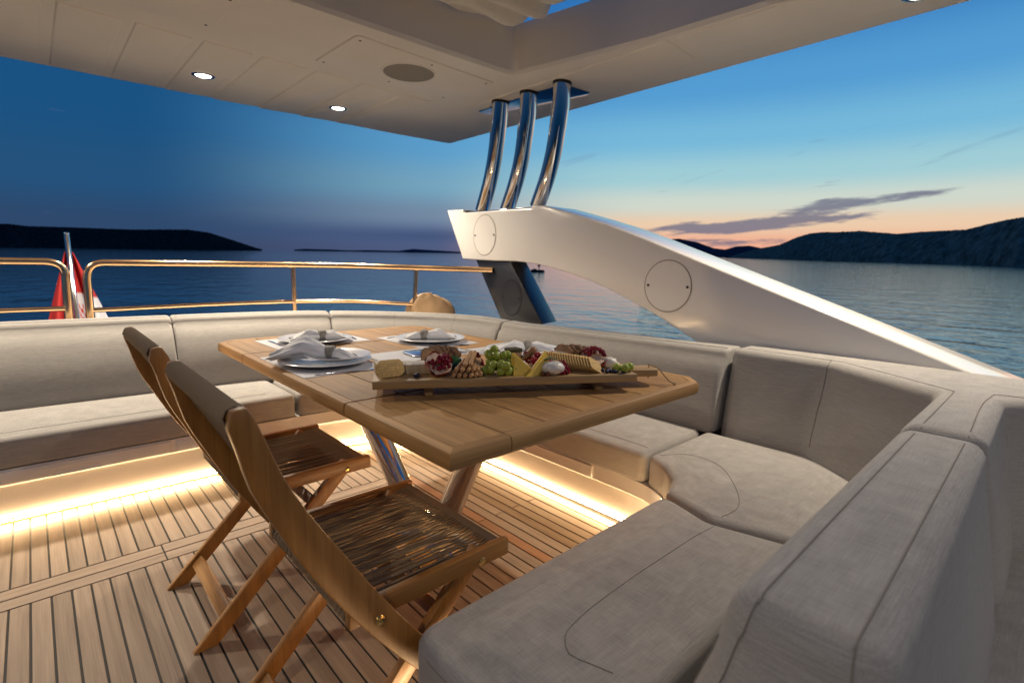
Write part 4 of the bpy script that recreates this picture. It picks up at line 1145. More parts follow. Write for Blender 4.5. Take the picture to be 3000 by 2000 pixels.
# ------------------------------------------------------------------ folding chairs
def make_chair(label):
    """local frame: chair faces +X, width along Y; origin = deck below the near rear foot"""
    t = empty('folding_chair', (0, 0, 0), label, 'chair', 'folding chairs at the table')
    YO0, YO1 = 0.0, 0.494                # outer faces of the stiles
    st = 0.022
    lx = [(0.2095, 0.893), (0.2125, 0.868), (0.225, 0.830), (0.244, 0.766), (0.279, 0.692), (0.337, 0.587), (0.421, 0.454), (0.505, 0.338), (0.585, 0.235), (0.665, 0.115), (0.735, 0.004)]
    ww = [0.022, 0.040, 0.043, 0.050, 0.052, 0.062, 0.060, 0.056, 0.052, 0.048, 0.044]
    cl = catmull(lx, 0.03)
    wv = [float(np.interp(-p.y, [-q[1] for q in lx], ww)) for p in cl]
    for y in (YO0, YO1 - st):
        mb = MB(); bar_poly([tuple(p) for p in cl], wv, y, y + st, mb); o = mb.build('stile', MT['chair_wood'], t, bevel=0.004, seg=2, angle=35)
        bo = MB(); yy = y - 0.0015 if y == YO0 else y + st + .0015
        s = -1 if y == YO0 else 1
        bo.lathe([(0, .003), (.0035, .003), (.0036, .001), (.0095, .0025), (.011, 0), (.011, -.003), (0, -.003)], 20, (0.431, yy, 0.438), Matrix.Rotation(math.pi / 2 * -s, 3, 'X'))
        bo.build('bolt', MT['brass'], o)
    # seat frame
    sy0, sy1 = 0.0225, 0.4715; rt = 0.021
    for y in (sy0, sy1 - rt):
        mb = MB(); mb.span((0.380, y, 0.424), (0.786, y + rt, 0.466)); o = mb.build('seat_rail', MT['chair_wood_x'], t, bevel=0.004, seg=2)
        bo = MB(); s = -1 if y == sy0 else 1; yy = y - .0012 if s < 0 else y + rt + .0012
        bo.lathe([(0, .002), (.003, .002), (.0032, 0.0005), (.008, .002), (.0098, 0), (.0098, -.003), (0, -.003)], 20, (0.703, yy, 0.438), Matrix.Rotation(math.pi / 2 * -s, 3, 'X'))
        bo.build('bolt', MT['brass'], o)
    for x in (0.388, 0.752):
        mb = MB(); mb.span((x, sy0 + rt, 0.430), (x + .028, sy1 - rt, 0.452)); mb.build('cross_rail', MT['chair_wood_y'], t, bevel=0.006, seg=2)
    mb = MB(); mb.tube([(0.209, st, 0.876), (0.209, YO1 - st, 0.876)], 0.013, 12); mb.build('top_rail', MT['chair_wood_y'], t)
    mb = MB(); mb.span((0.392, st, 0.492), (0.412, YO1 - st, 0.520)); mb.build('back_rail', MT['chair_wood_y'], t, bevel=.005)
    # crossing rear legs (inside the seat frame) and their stretchers
    ly0, ly1 = 0.0445, 0.4495; lt = 0.021
    for y in (ly0, ly1 - lt):
        mb = MB()
        d = Vector((0.703 - 0.2715, 0.438 - 0.0)).normalized(); nn = Vector((-d.y, d.x)) * 0.0225
        a = Vector((0.2715, 0.0)); c = Vector((0.715, 0.450))
        pts = [(a.x - .031, 0.001), (a.x + .031, 0.001), tuple(c - nn), tuple(c + d * .006), tuple(c + nn)]
        mb.prism(pts, y, y + lt, 'Y'); mb.build('rear_leg', MT['chair_wood'], t, bevel=0.003, seg=2, angle=35)
    for cx, cz, wdt in ((0.335, 0.075, .042), (0.60, 0.345, .032)):
        mb = MB(); R = Matrix.Rotation(-0.79, 3, 'Y'); mb.box((cx, (ly0 + ly1) / 2, cz), (wdt, ly1 - ly0 - 2 * lt, 0.014), R=R); mb.build('stretcher', MT['chair_wood_y'], t, bevel=.003)
    mb = MB(); mb.box((0.63, (YO0 + YO1) / 2, 0.165), (.034, YO1 - 2 * st, 0.014), R=Matrix.Rotation(0.95, 3, 'Y')); mb.build('front_stretcher', MT['chair_wood_y'], t, bevel=.003)
    # woven cord
    rg = random.Random(11)
    mb = MB(); ns = 70; y0, y1 = sy0 + rt + .003, sy1 - rt - .003
    for i in range(ns):
        y = y0 + (y1 - y0) * (i + .5) / ns; top = i % 2 == 0
        yb = y + rg.uniform(-.0085, .0085); ym = (y + yb) / 2 + rg.uniform(-.005, .005) + (.0022 if top else -.0022)
        zt_ = 0.4555; zb_ = 0.4285; sag = rg.uniform(.004, .009)
        loopf = [(0.752, y, zt_), (0.775, y, zt_), (0.7825, y, zt_ - .006), (0.7835, y, 0.441), (0.7825, y, zb_ + .005), (0.775, y, zb_)]
        if top: pth = [(0.386, yb, zt_), (0.47, (yb * .7 + ym * .3), zt_ - sag * .7), (0.58, ym, zt_ - sag), (0.69, (y * .7 + ym * .3), zt_ - sag * .5)] + loopf
        else: pth = loopf[:-1] + [(0.775, y, zb_), (0.745, y, zb_ + .002), (0.69, (y * .7 + ym * .3), zb_ + .010), (0.58, ym, zb_ + .013), (0.47, (yb * .7 + ym * .3), zb_ + .012), (0.386, yb, zt_ - .004)]
        mb.tube(pth, 0.0027, 5, caps=False)
        mb.tube([(0.420, yb, zt_), (0.392, yb, zt_ + .001), (0.3825, yb, zt_ - .006), (0.3815, yb, .441), (0.3825, yb, zb_ + .004), (0.39, yb, zb_)], 0.0025, 5, caps=False)
    o = mb.build('seat_cord', MT['cord'], t, angle=80); o['kind'] = 'stuff'
    mb = MB(); y0, y1 = st + .002, YO1 - st - .002; ns = 90
    for i in range(ns):
        y = y0 + (y1 - y0) * (i + .5) / ns; yb = y + rg.uniform(-.006, .006)
        pth = [(0.2255, y, 0.862), (0.2265, y, 0.876), (0.221, y, 0.889), (0.209, y, 0.8935), (0.197, y, 0.889), (0.1915, y, 0.876), (0.1985, y, 0.858)]
        bk = [(0.240 + .004 * (i % 2), (y + yb) / 2, 0.80), (0.30, (y * .4 + yb * .6), 0.69), (0.352, yb, 0.60), (0.398 + .004 * (i % 2), yb, 0.516)]
        mb.tube(list(reversed(pth)) + bk, 0.0025, 5, caps=False)
        mb.tube([(0.1985, y, 0.858), (0.218, y, 0.84), (0.246, (y + yb) / 2, 0.785)], 0.0025, 5, caps=False)
        mb.tube([(0.398, yb, .522), (0.413, yb, .515), (0.4145, yb, .50), (0.405, yb, .490), (0.392, yb, .495), (0.390, yb, .515)], 0.0025, 5, caps=False)
    o = mb.build('back_cord', MT['cord'], t, angle=80); o['kind'] = 'stuff'
    return t
ch1 = make_chair('folding teak chair with woven cord seat, nearer the stern sofa')
ch1.location = (0.0, 1.512, 0)
def copy_thing(root, label):
    r = root.copy(); COL.objects.link(r); r['label'] = label
    for c in list(root.children):
        d = c.copy(); COL.objects.link(d); d.parent = r
        for g in list(c.children):
            h = g.copy(); COL.objects.link(h); h.parent = d
    return r
ch2 = copy_thing(ch1, 'folding teak chair with woven cord seat, beside the large seat cushion')
ch2.location = (0.0, 0.8205, 0)

# ------------------------------------------------------------------ place settings
def placemat(cx, cy, w, d, rz, label):
    mb = MB(); mb.box((0, 0, .0009), (w, d, .0018)); o = mb.build('placemat', MT['mat'], bevel=.0005, seg=1, smooth=False)
    o.location = (cx, cy, TZ + .0002); o.rotation_euler.z = rz; return tag(o, label, 'placemat', 'placemats on the table')
def plate_mesh(r_, name):
    pr = [(0, .0), (r_ * .50, .0), (r_ * .52, .003), (r_ * .66, .006), (r_ * .80, .0115), (r_ * .97, .0165), (r_, .0185), (r_ * .985, .0205), (r_ * .80, .0155), (r_ * .67, .0100), (r_ * .60, .0070), (0, .0062)]
    return MB().lathe(pr, 64).mesh(name, MT['china'], angle=60)
PM = plate_mesh(0.163, 'plate'); PM2 = plate_mesh(0.118, 'small_plate')
def plate(cx, cy, z, me, label):
    o = inst('plate', me, (cx, cy, z)); return tag(o, label, 'plate', 'white plates on the table')
MZ = TZ + .0022
def napkin(cx, cy, z, rz, seed, label, L_=0.26, wl=.06, wr=.04, hl=.03, hr=.022, ru=0.1):
    """cloth pulled through a ring: fans out at both ends, pinched in the ring"""
    rg = random.Random(seed); e = empty('napkin', (cx, cy, z), label, 'napkin', 'folded napkins on the plates', rz)
    V = []; nu, nv = 44, 40
    ph = rg.uniform(0, 6)
    for i in range(nu):
        u = i / (nu - 1) * 2 - 1                      # along
        au = abs(u)
        du = u - ru; au = min(1, abs(du) / (1 + ru if du < 0 else 1 - ru))
        w = 0.017 + (wl if du < 0 else wr) * (au ** .9); hgt = 0.0165 + ((hl if du < 0 else hr) - .0165) * math.sin(au * math.pi * .8)
        for k in range(nv):
            a = 2 * math.pi * k / nv
            fold = 1 + (0.24 * au) * math.sin(4 * a + ph + 3.2 * u) + 0.15 * au * math.sin(7 * a - ph - 4 * u) + 0.08 * au * math.sin(13 * a + 2 * ph)
            yy = w * math.cos(a) * fold; zz = hgt * (1 + math.sin(a) * fold) * (1.0 - .72 * max(0, au - .45) / .55)
            V.append((u * L_ / 2 * (1 + .10 * math.sin(2 * a + ph) * au + .05 * math.sin(5 * a) * au), yy, max(0.001, zz)))
    mb = MB(); mb.add(V, [(i * nv + k, i * nv + (k + 1) % nv, (i + 1) * nv + (k + 1) % nv, (i + 1) * nv + k) for i in range(nu - 1) for k in range(nv)] + [tuple(range(nv)), tuple(range((nu - 1) * nv, nu * nv))])
    mb.build('cloth', MT['napkin'], e, angle=180)
    rgm = MB(); R = Matrix.Rotation(math.pi / 2, 3, 'Y')
    rgm.lathe([(.019, -.018), (.0235, -.013), (.0245, 0), (.0235, .013), (.019, .018)], 32, (ru * L_ / 2, 0, .0225), R)
    rgm.build('napkin_ring', MT['beads'], e, angle=80)
    return e
def knife(p, q, z, label, name='table_knife'):
    a = Vector((*p, z)); c = Vector((*q, z)); d = (c - a).normalized(); s = Vector((-d.y, d.x, 0)); L_ = (c - a).length
    mb = MB(); mb.tube([a, a + d * .01, a + d * .05, a + d * (L_ * .46)], [.0035, .0062, .0058, .0036], 10, flat=.55)
    b0 = a + d * (L_ * .46)
    V = []
    for k in range(9):
        u = k / 8; pc = b0 + d * (L_ * .54 * u); w = .0045 + .007 * math.sin(min(1, u * 1.6) * math.pi / 2) * (1 - max(0, (u - .8) / .2) ** 2)
        V += [pc + s * .004 + Vector((0, 0, .0006)), pc - s * w + Vector((0, 0, .0002)), pc - s * w - Vector((0, 0, .0004)), pc + s * .004 - Vector((0, 0, .001))]
    mb.add(V, [(4 * k + j, 4 * k + (j + 1) % 4, 4 * k + 4 + (j + 1) % 4, 4 * k + 4 + j) for k in range(8) for j in range(4)] + [(0, 1, 2, 3), (35, 34, 33, 32)])
    o = mb.build(name, MT['cutlery'], angle=50); return tag(o, label, 'knife', 'cutlery on the placemats')
def fork(p, q, z, label):
    a = Vector((*p, z)); c = Vector((*q, z)); d = (c - a).normalized(); s = Vector((-d.y, d.x, 0)); L_ = (c - a).length
    mb = MB(); up = Vector((0, 0, 1))
    mb.tube([a, a + d * .03 + up * .002, a + d * L_ * .4 + up * .006, a + d * L_ * .62 + up * .004], [.0045, .0055, .0034, .0034], 8, flat=.5)
    h = a + d * L_ * .62
    mb.tube([h + up * .004, h + d * .02 + up * .001, h + d * .035 + up * .001], [.0035, .011, .0115], 10, flat=.16)
    for k in (-1.5, -.5, .5, 1.5):
        mb.tube([h + d * .033 + s * k * .0058 + up * .001, h + d * .06 + s * k * .0058 + up * .003, c + s * k * .0052 + up * .011], [.0021, .0018, .0009], 6)
    o = mb.build('table_fork', MT['cutlery'], angle=50); return tag(o, label, 'fork', 'cutlery on the placemats')
placemat(0.758, 1.862, 0.290, 0.445, 0.0, 'pale woven placemat beside the table edge facing the folding chairs')
plate(0.768, 1.832, MZ, PM, 'large white plate nearest the folding chairs, under a smaller plate')
plate(0.800, 1.800, MZ + .0175, PM2, 'small white plate stacked on the plate by the folding chairs')
napkin(0.735, 1.850, MZ + .021, -0.72, 5, 'big flared white napkin with a beaded grey ring on the stacked plates', .27, .075, .03, .040, .020, .42)
knife((0.655, 1.655), (0.875, 1.632), MZ, 'steel knife lying on the placemat in front of the stacked plates')
placemat(0.945, 2.385, 0.435, 0.290, 0.02, 'pale woven placemat at the stern end, with a knife and a fork beside its plate')
plate(0.940, 2.352, MZ, PM, 'white plate at the stern end of the table, beyond the stacked plates')
napkin(0.955, 2.345, MZ + .007, -0.35, 8, 'white napkin with a grey ring tied like a bow on the stern-end plate', .235, .046, .034, .026, .022, .12)
knife((0.775, 2.300), (0.772, 2.49), MZ, 'steel knife beside the stern-end plate, towards the folding chairs')
fork((1.118, 2.30), (1.13, 2.46), MZ, 'steel fork beside the stern-end plate, towards the side sofa')
placemat(1.375, 2.088, 0.30, 0.43, 0.03, 'pale woven placemat near the middle of the sofa side of the table')
plate(1.385, 2.065, MZ, PM, 'white plate in front of the curved corner of the sofa')
napkin(1.385, 2.070, MZ + .007, -0.62, 21, 'rolled white napkin with an olive-grey ring on the plate by the sofa corner', .24, .024, .034, .018, .024, -.25)
fork((1.455, 1.86), (1.270, 1.925), MZ, 'steel fork lying in front of the plate by the sofa corner')
knife((1.25, 2.245), (1.36, 2.275), MZ, 'steel knife lying behind the plate by the sofa corner')
placemat(1.50, 1.555, 0.30, 0.43, 0.0, 'pale woven placemat behind the serving board, towards the side sofa')
plate(1.515, 1.560, MZ, PM, 'white plate half hidden behind the serving board')
napkin(1.53, 1.552, MZ + .007, -0.55, 33, 'white napkin lying behind the wooden cheese knife', .24, .034, .030, .022, .020, .0)
placemat(1.155, 1.795, 0.42, 0.23, 0.0, 'pale placemat in the middle of the table behind the bread slices')
MT['glass_tray'] = simple('mirror_tray', (0.62, 0.64, 0.66), 0.18, 1.0)
mb = MB(); loft(mb, [(1.085, 1.725, .03, 0, 1), (1.335, 1.70, .03, 0, 1), (1.35, 1.84, .03, 0, 1), (1.10, 1.865, .03, 0, 1)], [(0, .004, MZ), (0, 0, MZ + .003), (0, 0, MZ + .006), (0, .003, MZ + .007)])
tag(mb.build('steel_tray', MT['glass_tray'], angle=40), 'shiny steel tray mirroring the sky behind the bread slices', 'tray')

# ------------------------------------------------------------------ serving board
BZ = 0.790
BA = Vector((0.655, 1.262)); BU = Vector((0.862, -0.507)).normalized(); BV = Vector((-BU.y, BU.x))
BRZ = math.atan2(BU.y, BU.x)
BL, BD = 0.782, 0.195
def bp_(s, t_, z=0.0): q = BA + BU * s + BV * t_; return Vector((q.x, q.y, BZ + z))
board = empty('serving_board', (BA.x, BA.y, TZ), 'long raised wooden serving board with feet and handle, laden with food', 'serving board', rz=BRZ)
def bchild(mb, name, mat, **k): o = mb.build(name, mat, **k); o.parent = board; return o
bchild(MB().span((0, 0, .031), (BL, BD, .055)), 'plank', MT['board_wood'], bevel=.0025, seg=2)
for s in (0.155, 0.672):
    bchild(MB().span((s - .011, .030, .0005), (s + .011, BD - .03, .0305)), 'foot', MT['board_wood'], bevel=.002)
mb = MB(); loft(mb, [(BL + .0005, .060, .0, 0, 0), (BL + .10, .056, .014, 0, 0), (BL + .112, .095, .02, 0, 0), (BL + .10, .136, .014, 0, 0), (BL + .0005, .132, 0, 0, 0)], [(0, 0, .0325), (0, 0, .0538)], seg=5)
bchild(mb, 'handle', MT['board_wood'], bevel=.003, seg=2)
mb = MB(); hp = lambda s, t_, z: (s, t_, z)
mb.tube([(BL + .085, .095, .020), (BL + .085, .095, .056), (BL + .088, .097, .062), (BL + .10, .092, .059), (BL + .118, .088, .050), (BL + .135, .080, .028), (BL + .150, .070, .010), (BL + .165, .062, .004)], .0022, 6)
mb.ball((BL + .085, .096, .062), .0045, 1); mb.ball((BL + .163, .062, .005), .005, 1)
bchild(mb, 'string_loop', simple('jute_string', (.42, .29, .16), .9))

# ------------------------------------------------------------------ food materials
FM = {}
FM['cracker'] = simple('cracker', (0.66, 0.43, 0.15), 0.75, noise=.22, nscale=120, bump=.5, bscale=160)
FM['hole'] = simple('cracker_hole', (0.20, 0.10, 0.03), .9)
FM['rind'] = simple('brie_rind', (0.74, 0.68, 0.56), 0.85, noise=.16, nscale=90, bump=.6, bscale=110)
FM['brie'] = simple('brie_paste', (0.68, 0.54, 0.30), 0.45, noise=.08, nscale=60, sss=.15)
FM['hard'] = simple('yellow_cheese', (0.80, 0.54, 0.07), 0.42, noise=.05, nscale=70, sss=.15)
FM['hardrind'] = simple('cheese_rind', (0.48, 0.27, 0.06), 0.6)
FM['moz'] = simple('mozzarella', (0.80, 0.74, 0.64), 0.3, noise=.04, nscale=50, bump=.25, bscale=60, sss=.2)
FM['crumb'] = simple('bread_crumb', (0.42, 0.26, 0.15), 0.9, noise=.35, nscale=160, bump=.9, bscale=150)
FM['crust'] = simple('bread_crust', (0.20, 0.095, 0.035), 0.8, noise=.35, nscale=110, bump=.9, bscale=130)
FM['herb'] = simple('herb_crust', (0.085, 0.075, 0.03), 0.9, noise=.5, nscale=220, bump=1, bscale=200)
FM['stick'] = simple('breadstick', (0.50, 0.27, 0.11), 0.7, noise=.22, nscale=80, bump=.4, bscale=150)
FM['pomskin'] = simple('pomegranate_skin', (0.42, 0.06, 0.025), 0.4, noise=.35, nscale=40, bump=.15, bscale=80)
FM['pith'] = simple('pomegranate_pith', (0.68, 0.48, 0.34), 0.6, noise=.12, nscale=80)
FM['grapestem'] = simple('grape_stem', (0.20, 0.17, 0.05), 0.7)
FM['leaf'] = simple('green_leaf', (0.03, 0.10, 0.02), 0.4, noise=.25, nscale=60, bump=.3, bscale=120)
FM['nut'] = simple('hazelnut_shell', (0.17, 0.06, 0.025), 0.35, noise=.3, nscale=60)
FM['blue'] = simple('blueberry', (0.018, 0.02, 0.055), 0.45, noise=.5, nscale=70)
FM['handlewood'] = wood('knife_handle_wood', (0.22, 0.10, 0.035), (0.38, 0.20, 0.08), 'X', .4, 2)
def juicy(name, col, trans, rough=.12):
    m, t, b = new_mat(name); b.inputs['Base Color'].default_value = (*col, 1); setin(b, Roughness=rough)
    b.inputs['Subsurface Weight'].default_value = trans; b.inputs['Subsurface Radius'].default_value = (.006, .004, .002); b.inputs['Subsurface Scale'].default_value = 1
    tcn = t.nodes.new('ShaderNodeTexCoord'); n = t.nodes.new('ShaderNodeTexNoise'); n.inputs['Scale'].default_value = 90
    t.links.new(tcn.outputs['Object'], n.inputs['Vector']); mr = t.nodes.new('ShaderNodeMapRange'); mr.inputs[3].default_value = .75; mr.inputs[4].default_value = 1.25
    t.links.new(n.outputs['Fac'], mr.inputs[0]); vm = t.nodes.new('ShaderNodeVectorMath'); vm.operation = 'SCALE'; vm.inputs[0].default_value = col
    t.links.new(mr.outputs[0], vm.inputs['Scale']); t.links.new(vm.outputs[0], b.inputs['Base Color'])
    return m
FM['grape'] = juicy('green_grape', (0.36, 0.42, 0.055), .5, .2)
FM['aril'] = juicy('pomegranate_aril', (0.20, 0.006, 0.012), .2, .08)
FM['rasp'] = juicy('raspberry', (0.38, 0.012, 0.02), .2, .35)
FM['straw'] = juicy('strawberry', (0.50, 0.018, 0.015), .2, .25)

def thing_at(name, s, t_, label, cat, z=0.0, rz=0.0, group=None):
    q = bp_(s, t_, z + .0003); return empty(name, (q.x, q.y, q.z), label, cat, group, BRZ + rz)
def part(mb, name, mat, parent, **k): o = mb.build(name, mat, **k); o.parent = parent; return o
def s_of(px, py, z=0.0):
    q = at_z((px, py), BZ + z); d = Vector((q[0], q[1])) - BA; return d.dot(BU), d.dot(BV)
b1 = lambda x, y: (1060 + x / 4.704, 960 + y / 4.704)
b2 = lambda x, y: (1500 + x / 4.704, 980 + y / 4.704)

# octagonal crackers leaning on each other
octo = [(-.039, -.012), (-.027, -.024), (.027, -.024), (.039, -.012), (.039, .012), (.027, .024), (-.027, .024), (-.039, .012)]
cm_ = MB(); cm_.prism(octo, -.0028, .0028, 'Y')
cme = cm_.mesh('octagonal_cracker', FM['cracker'], bevel=.0016, seg=2)
hm = MB()
for i in range(-4, 5):
    for j in range(-2, 3): hm.lathe([(0, .0004), (.0011, .0003), (.0011, 0), (0, 0)][::-1], 6, (i * .0075, -.0029, j * .0075), Matrix.Rotation(math.pi / 2, 3, 'X'))
hme = hm.mesh('cracker_holes', FM['hole'])
s0, t0 = s_of(*b1(400, 712))
for k, (ds, dt, rot) in enumerate(((0, 0.004, 0), (.006, .013, .05), (.004, .022, -.04))):
    e = thing_at('cracker', s0 + ds, t0 + dt + .012, ('octagonal pricked cracker leaning at the end of the serving board, front one of three', 'octagonal cracker in the middle of the leaning three', 'octagonal cracker at the back of the leaning three')[k], 'cracker', .0, BRZ * 0 + .42 + rot, 'octagonal crackers')
    o = inst('biscuit', cme, (0, .012, .0235), (-.42, 0, 0), e)
    if k == 0: inst('prick_hole', hme, (0, .012, .0235), (-.42, 0, 0), e)['kind'] = 'stuff'

# sliced brie at the left end
sb, tb = s_of(*b1(120, 560))
for k in range(9):
    s = 0.004 + k * .021; L_ = .062 - .0022 * k
    e = thing_at('brie_slice', s, .108 - .0012 * k, ('slice of white-rinded soft cheese at the far end of the sliced row' if k == 0 else 'slice of white-rinded soft cheese in the row behind the crackers'), 'cheese', 0, .16, 'sliced soft cheese')
    mb = MB(); mb.prism([(-L_ * .5, 0), (L_ * .5, 0), (L_ * .5, .028), (0, .031), (-L_ * .5, .026)], 0, .0207, 'X')
    part(mb, 'paste', FM['brie'], e, bevel=.002)
    mb = MB(); mb.prism([(-L_ * .5 - .001, .0262), (0, .0313), (L_ * .5 + .001, .0282), (L_ * .5 + .001, .0305), (0, .0336), (-L_ * .5 - .001, .0288)], -.0002, .0204, 'X')
    part(mb, 'rind', FM['rind'], e, bevel=.0006, seg=1)

# bread slices
def bread_slice(name, s, t_, rz, lean, w, h, th, label, group):
    e = thing_at(name, s, t_, label, 'bread', 0, rz, group)
    pts = []
    for k in range(22):
        a = math.pi * k / 21; pts.append((w / 2 * math.cos(a) * (1 + .05 * math.sin(5 * a)), h * .62 + h * .36 * math.sin(a) + .002 * math.sin(7 * a)))
    pts += [(-w / 2 * .94, h * .15), (-w / 2 * .88, 0.0), (w / 2 * .88, 0), (w / 2 * .94, h * .15)]
    R = Matrix.Rotation(lean, 3, 'X')
    mb = MB(); mb.prism(pts, 0, th, 'Y'); mb.v = [tuple(R @ Vector(v)) for v in mb.v]
    part(mb, 'crumb', FM['crumb'], e, bevel=.0015, seg=1)
    n = len(pts); mb = MB(); o_ = [(x * 1.05, y * 1.03 - (0 if y > .002 else .0)) for x, y in pts]
    vs = [(x, .0006, z) for x, z in pts] + [(x, .0, z) for x, z in o_] + [(x, th, z) for x, z in o_] + [(x, th - .0006, z) for x, z in pts]
    fs = []
    for r_ in range(3): fs += [(r_ * n + i, r_ * n + (i + 1) % n, (r_ + 1) * n + (i + 1) % n, (r_ + 1) * n + i) for i in range(n)]
    mb.add([tuple(R @ Vector(v)) for v in vs], fs); part(mb, 'crust', FM['crust'], e)
    return e
sA, tA = s_of(*b1(720, 600)); 
for k in range(5):
    bread_slice('bread_slice', .155 + .017 * k * 1.0, .165 + .003 * k - .006 * abs(k - 2), -1.10 + .05 * k, -.05, .074, .062 + .003 * (k % 3), .014, ('slice of dark seeded bread, cut face outermost in the stack behind the breadsticks' if k == 4 else 'slice of dark seeded bread in the stack behind the sliced cheese'), 'dark bread slices')
for k in range(4):
    bread_slice('bread_slice', .600 + .019 * k, .175 - .002 * k, -1.05 + .12 * k, .08, .07, .060 + .004 * ((k + 1) % 2), .013, 'slice of crusty brown bread in the stack behind the square crackers', 'crusty bread slices')
# cube of herb-crusted loaf
sC, tC = s_of(*b1(1960, 560)); e = thing_at('herb_bread', .430, .168, 'cube of bread with dark herb crust behind the yellow cheese', 'bread', 0, .35)
part(MB().span((-.021, -.02, 0), (.021, .02, .052)), 'crumb', FM['crumb'], e, bevel=.003)
part(MB().span((-.0225, -.0215, .046), (.0225, .0215, .058)), 'crust', FM['herb'], e, bevel=.004)

# pomegranate halves
def pomegranate(s, t_, rz, tilt, r_, label, seed, full=False):
    rg = random.Random(seed); e = thing_at('pomegranate_half', s, t_, label, 'pomegranate', 0, rz, 'pomegranate halves')
    R = Matrix.Rotation(tilt, 3, 'X'); c = Vector((0, 0, r_ * .74))
    nu, nv = 28, 10; V = []
    for j in range(nv):
        th = math.pi / 2 + (math.pi / 2) * j / (nv - 1)
        for i in range(nu):
            a = 2 * math.pi * i / nu; w = 1 + .06 * math.sin(3 * a + seed) + .05 * math.sin(5 * a)
            V.append(R @ Vector((r_ * math.sin(th) * math.cos(a) * w, r_ * math.sin(th) * math.sin(a) * w, r_ * .85 * math.cos(th) + (.006 * math.sin(4 * a + seed) if j == 0 else 0))) + c)
    zmin = min(v.z for v in V); V = [v - Vector((0, 0, zmin)) for v in V]; c = c - Vector((0, 0, zmin))
    mb = MB(); mb.add(V, [(j * nu + i, j * nu + (i + 1) % nu, (j + 1) * nu + (i + 1) % nu, (j + 1) * nu + i) for j in range(nv - 1) for i in range(nu)])
    o = part(mb, 'skin', FM['pomskin'], e, angle=180)
    mb = MB(); top = [R @ Vector((r_ * .97 * math.cos(2 * math.pi * i / nu), r_ * .97 * math.sin(2 * math.pi * i / nu), -.002 + .004 * math.sin(i * 1.9))) + c for i in range(nu)]
    mid_ = [R @ Vector((r_ * .6 * math.cos(2 * math.pi * i / nu), r_ * .6 * math.sin(2 * math.pi * i / nu), .002 * math.sin(i * 2.3))) + c for i in range(nu)]
    mb.add(top + mid_ + [R @ Vector((0, 0, .003)) + c], [(i, (i + 1) % nu, nu + (i + 1) % nu, nu + i) for i in range(nu)] + [(nu + i, nu + (i + 1) % nu, 2 * nu) for i in range(nu)])
    for k in range(3):
        a = k * 2.1 + seed; mb.add([R @ Vector((0, 0, .002)) + c, R @ Vector((r_ * .95 * math.cos(a), r_ * .95 * math.sin(a), .002)) + c, R @ Vector((r_ * .9 * math.cos(a), r_ * .9 * math.sin(a), .011)) + c, R @ Vector((0, 0, .012)) + c], [(0, 1, 2, 3)])
    part(mb, 'pith', FM['pith'], e, angle=60)
    mb = MB()
    for k in range(120 if full else 85):
        a = rg.uniform(0, 6.28); q = r_ * .86 * math.sqrt(rg.random())
        if not full and math.cos(a - 1.0 - seed) > .55 and q > r_ * .25: continue
        hz = (.004 + .016 * (1 - (q / r_) ** 2)) * rg.uniform(.6, 1.25)
        mb.ball(R @ Vector((q * math.cos(a), q * math.sin(a), hz)) + c, .0052 * rg.uniform(.85, 1.12), 1, (1, .9, 1.15))
    ao = part(mb, 'arils', FM['aril'], e, angle=180); ao['kind'] = 'stuff'
    return e
pomegranate(.185, .048, .3, .75, .040, 'torn pomegranate half with red skin and pale pith beside the octagonal crackers', 1)
pomegranate(.682, .110, -.2, .45, .042, 'torn pomegranate half near the handle end behind the blueberries', 4)
# clusters of loose arils
def aril_heap(s, t_, r_, h, n, label, seed, z=0.0):
    rg = random.Random(seed); e = thing_at('pomegranate_seeds', s, t_, label, 'pomegranate seeds', z)
    mb = MB()
    for k in range(n):
        a = rg.uniform(0, 6.28); q = math.sqrt(rg.random()) ; zz = h * (1 - q * q) * rg.uniform(.55, 1.0)
        mb.ball((r_ * q * math.cos(a), r_ * q * math.sin(a) * .8, .005 + zz), .0055 * rg.uniform(.85, 1.15), 1, (1, .9, 1.1))
    ao = part(mb, 'arils', FM['aril'], e, angle=180); ao['kind'] = 'stuff'; return e
aril_heap(.548, .034, .027, .034, 150, 'round heap of shiny red pomegranate seeds beside the white cheese ball', 2)
aril_heap(.300, .120, .030, .052, 160, 'tall heap of dark red pomegranate seeds behind the breadsticks', 3)
aril_heap(.405, .135, .024, .036, 90, 'heap of dark red pomegranate seeds behind the grapes', 9)

# breadsticks
bs0 = s_of(*b1(1300, 690))
rg = random.Random(5)
def bstick(s, t_, z, ds, dt, dz, r_, k):
    a = bp_(s, t_, z); c = bp_(s + ds, t_ + dt, z + dz); d = c - a; sd_ = Vector((-d.y, d.x, 0)).normalized()
    mid_ = a.lerp(c, .5) + sd_ * rg.uniform(-.004, .004) + Vector((0, 0, rg.uniform(0, .003)))
    mb = MB(); pts = []; rr = []
    for u in np.linspace(0, 1, 10):
        pts.append(a * (1 - u) ** 2 + mid_ * 2 * u * (1 - u) + c * u * u); rr.append(r_ * (1.25 if u in (0, 1) else 1 + .08 * math.sin(u * 19 + k)))
    rr[0] = r_ * .8; rr[1] = r_ * 1.18; rr[-1] = r_ * .8; rr[-2] = r_ * 1.15
    mb.tube(pts, rr, 9); lo = min(v[2] for v in mb.v)
    o = mb.build('breadstick', FM['stick'], origin=tuple(a)); return tag(o, 'thin baked breadstick in the bundle between pomegranate and grapes', 'breadstick', 'breadsticks in the bundle')
bsx = .272
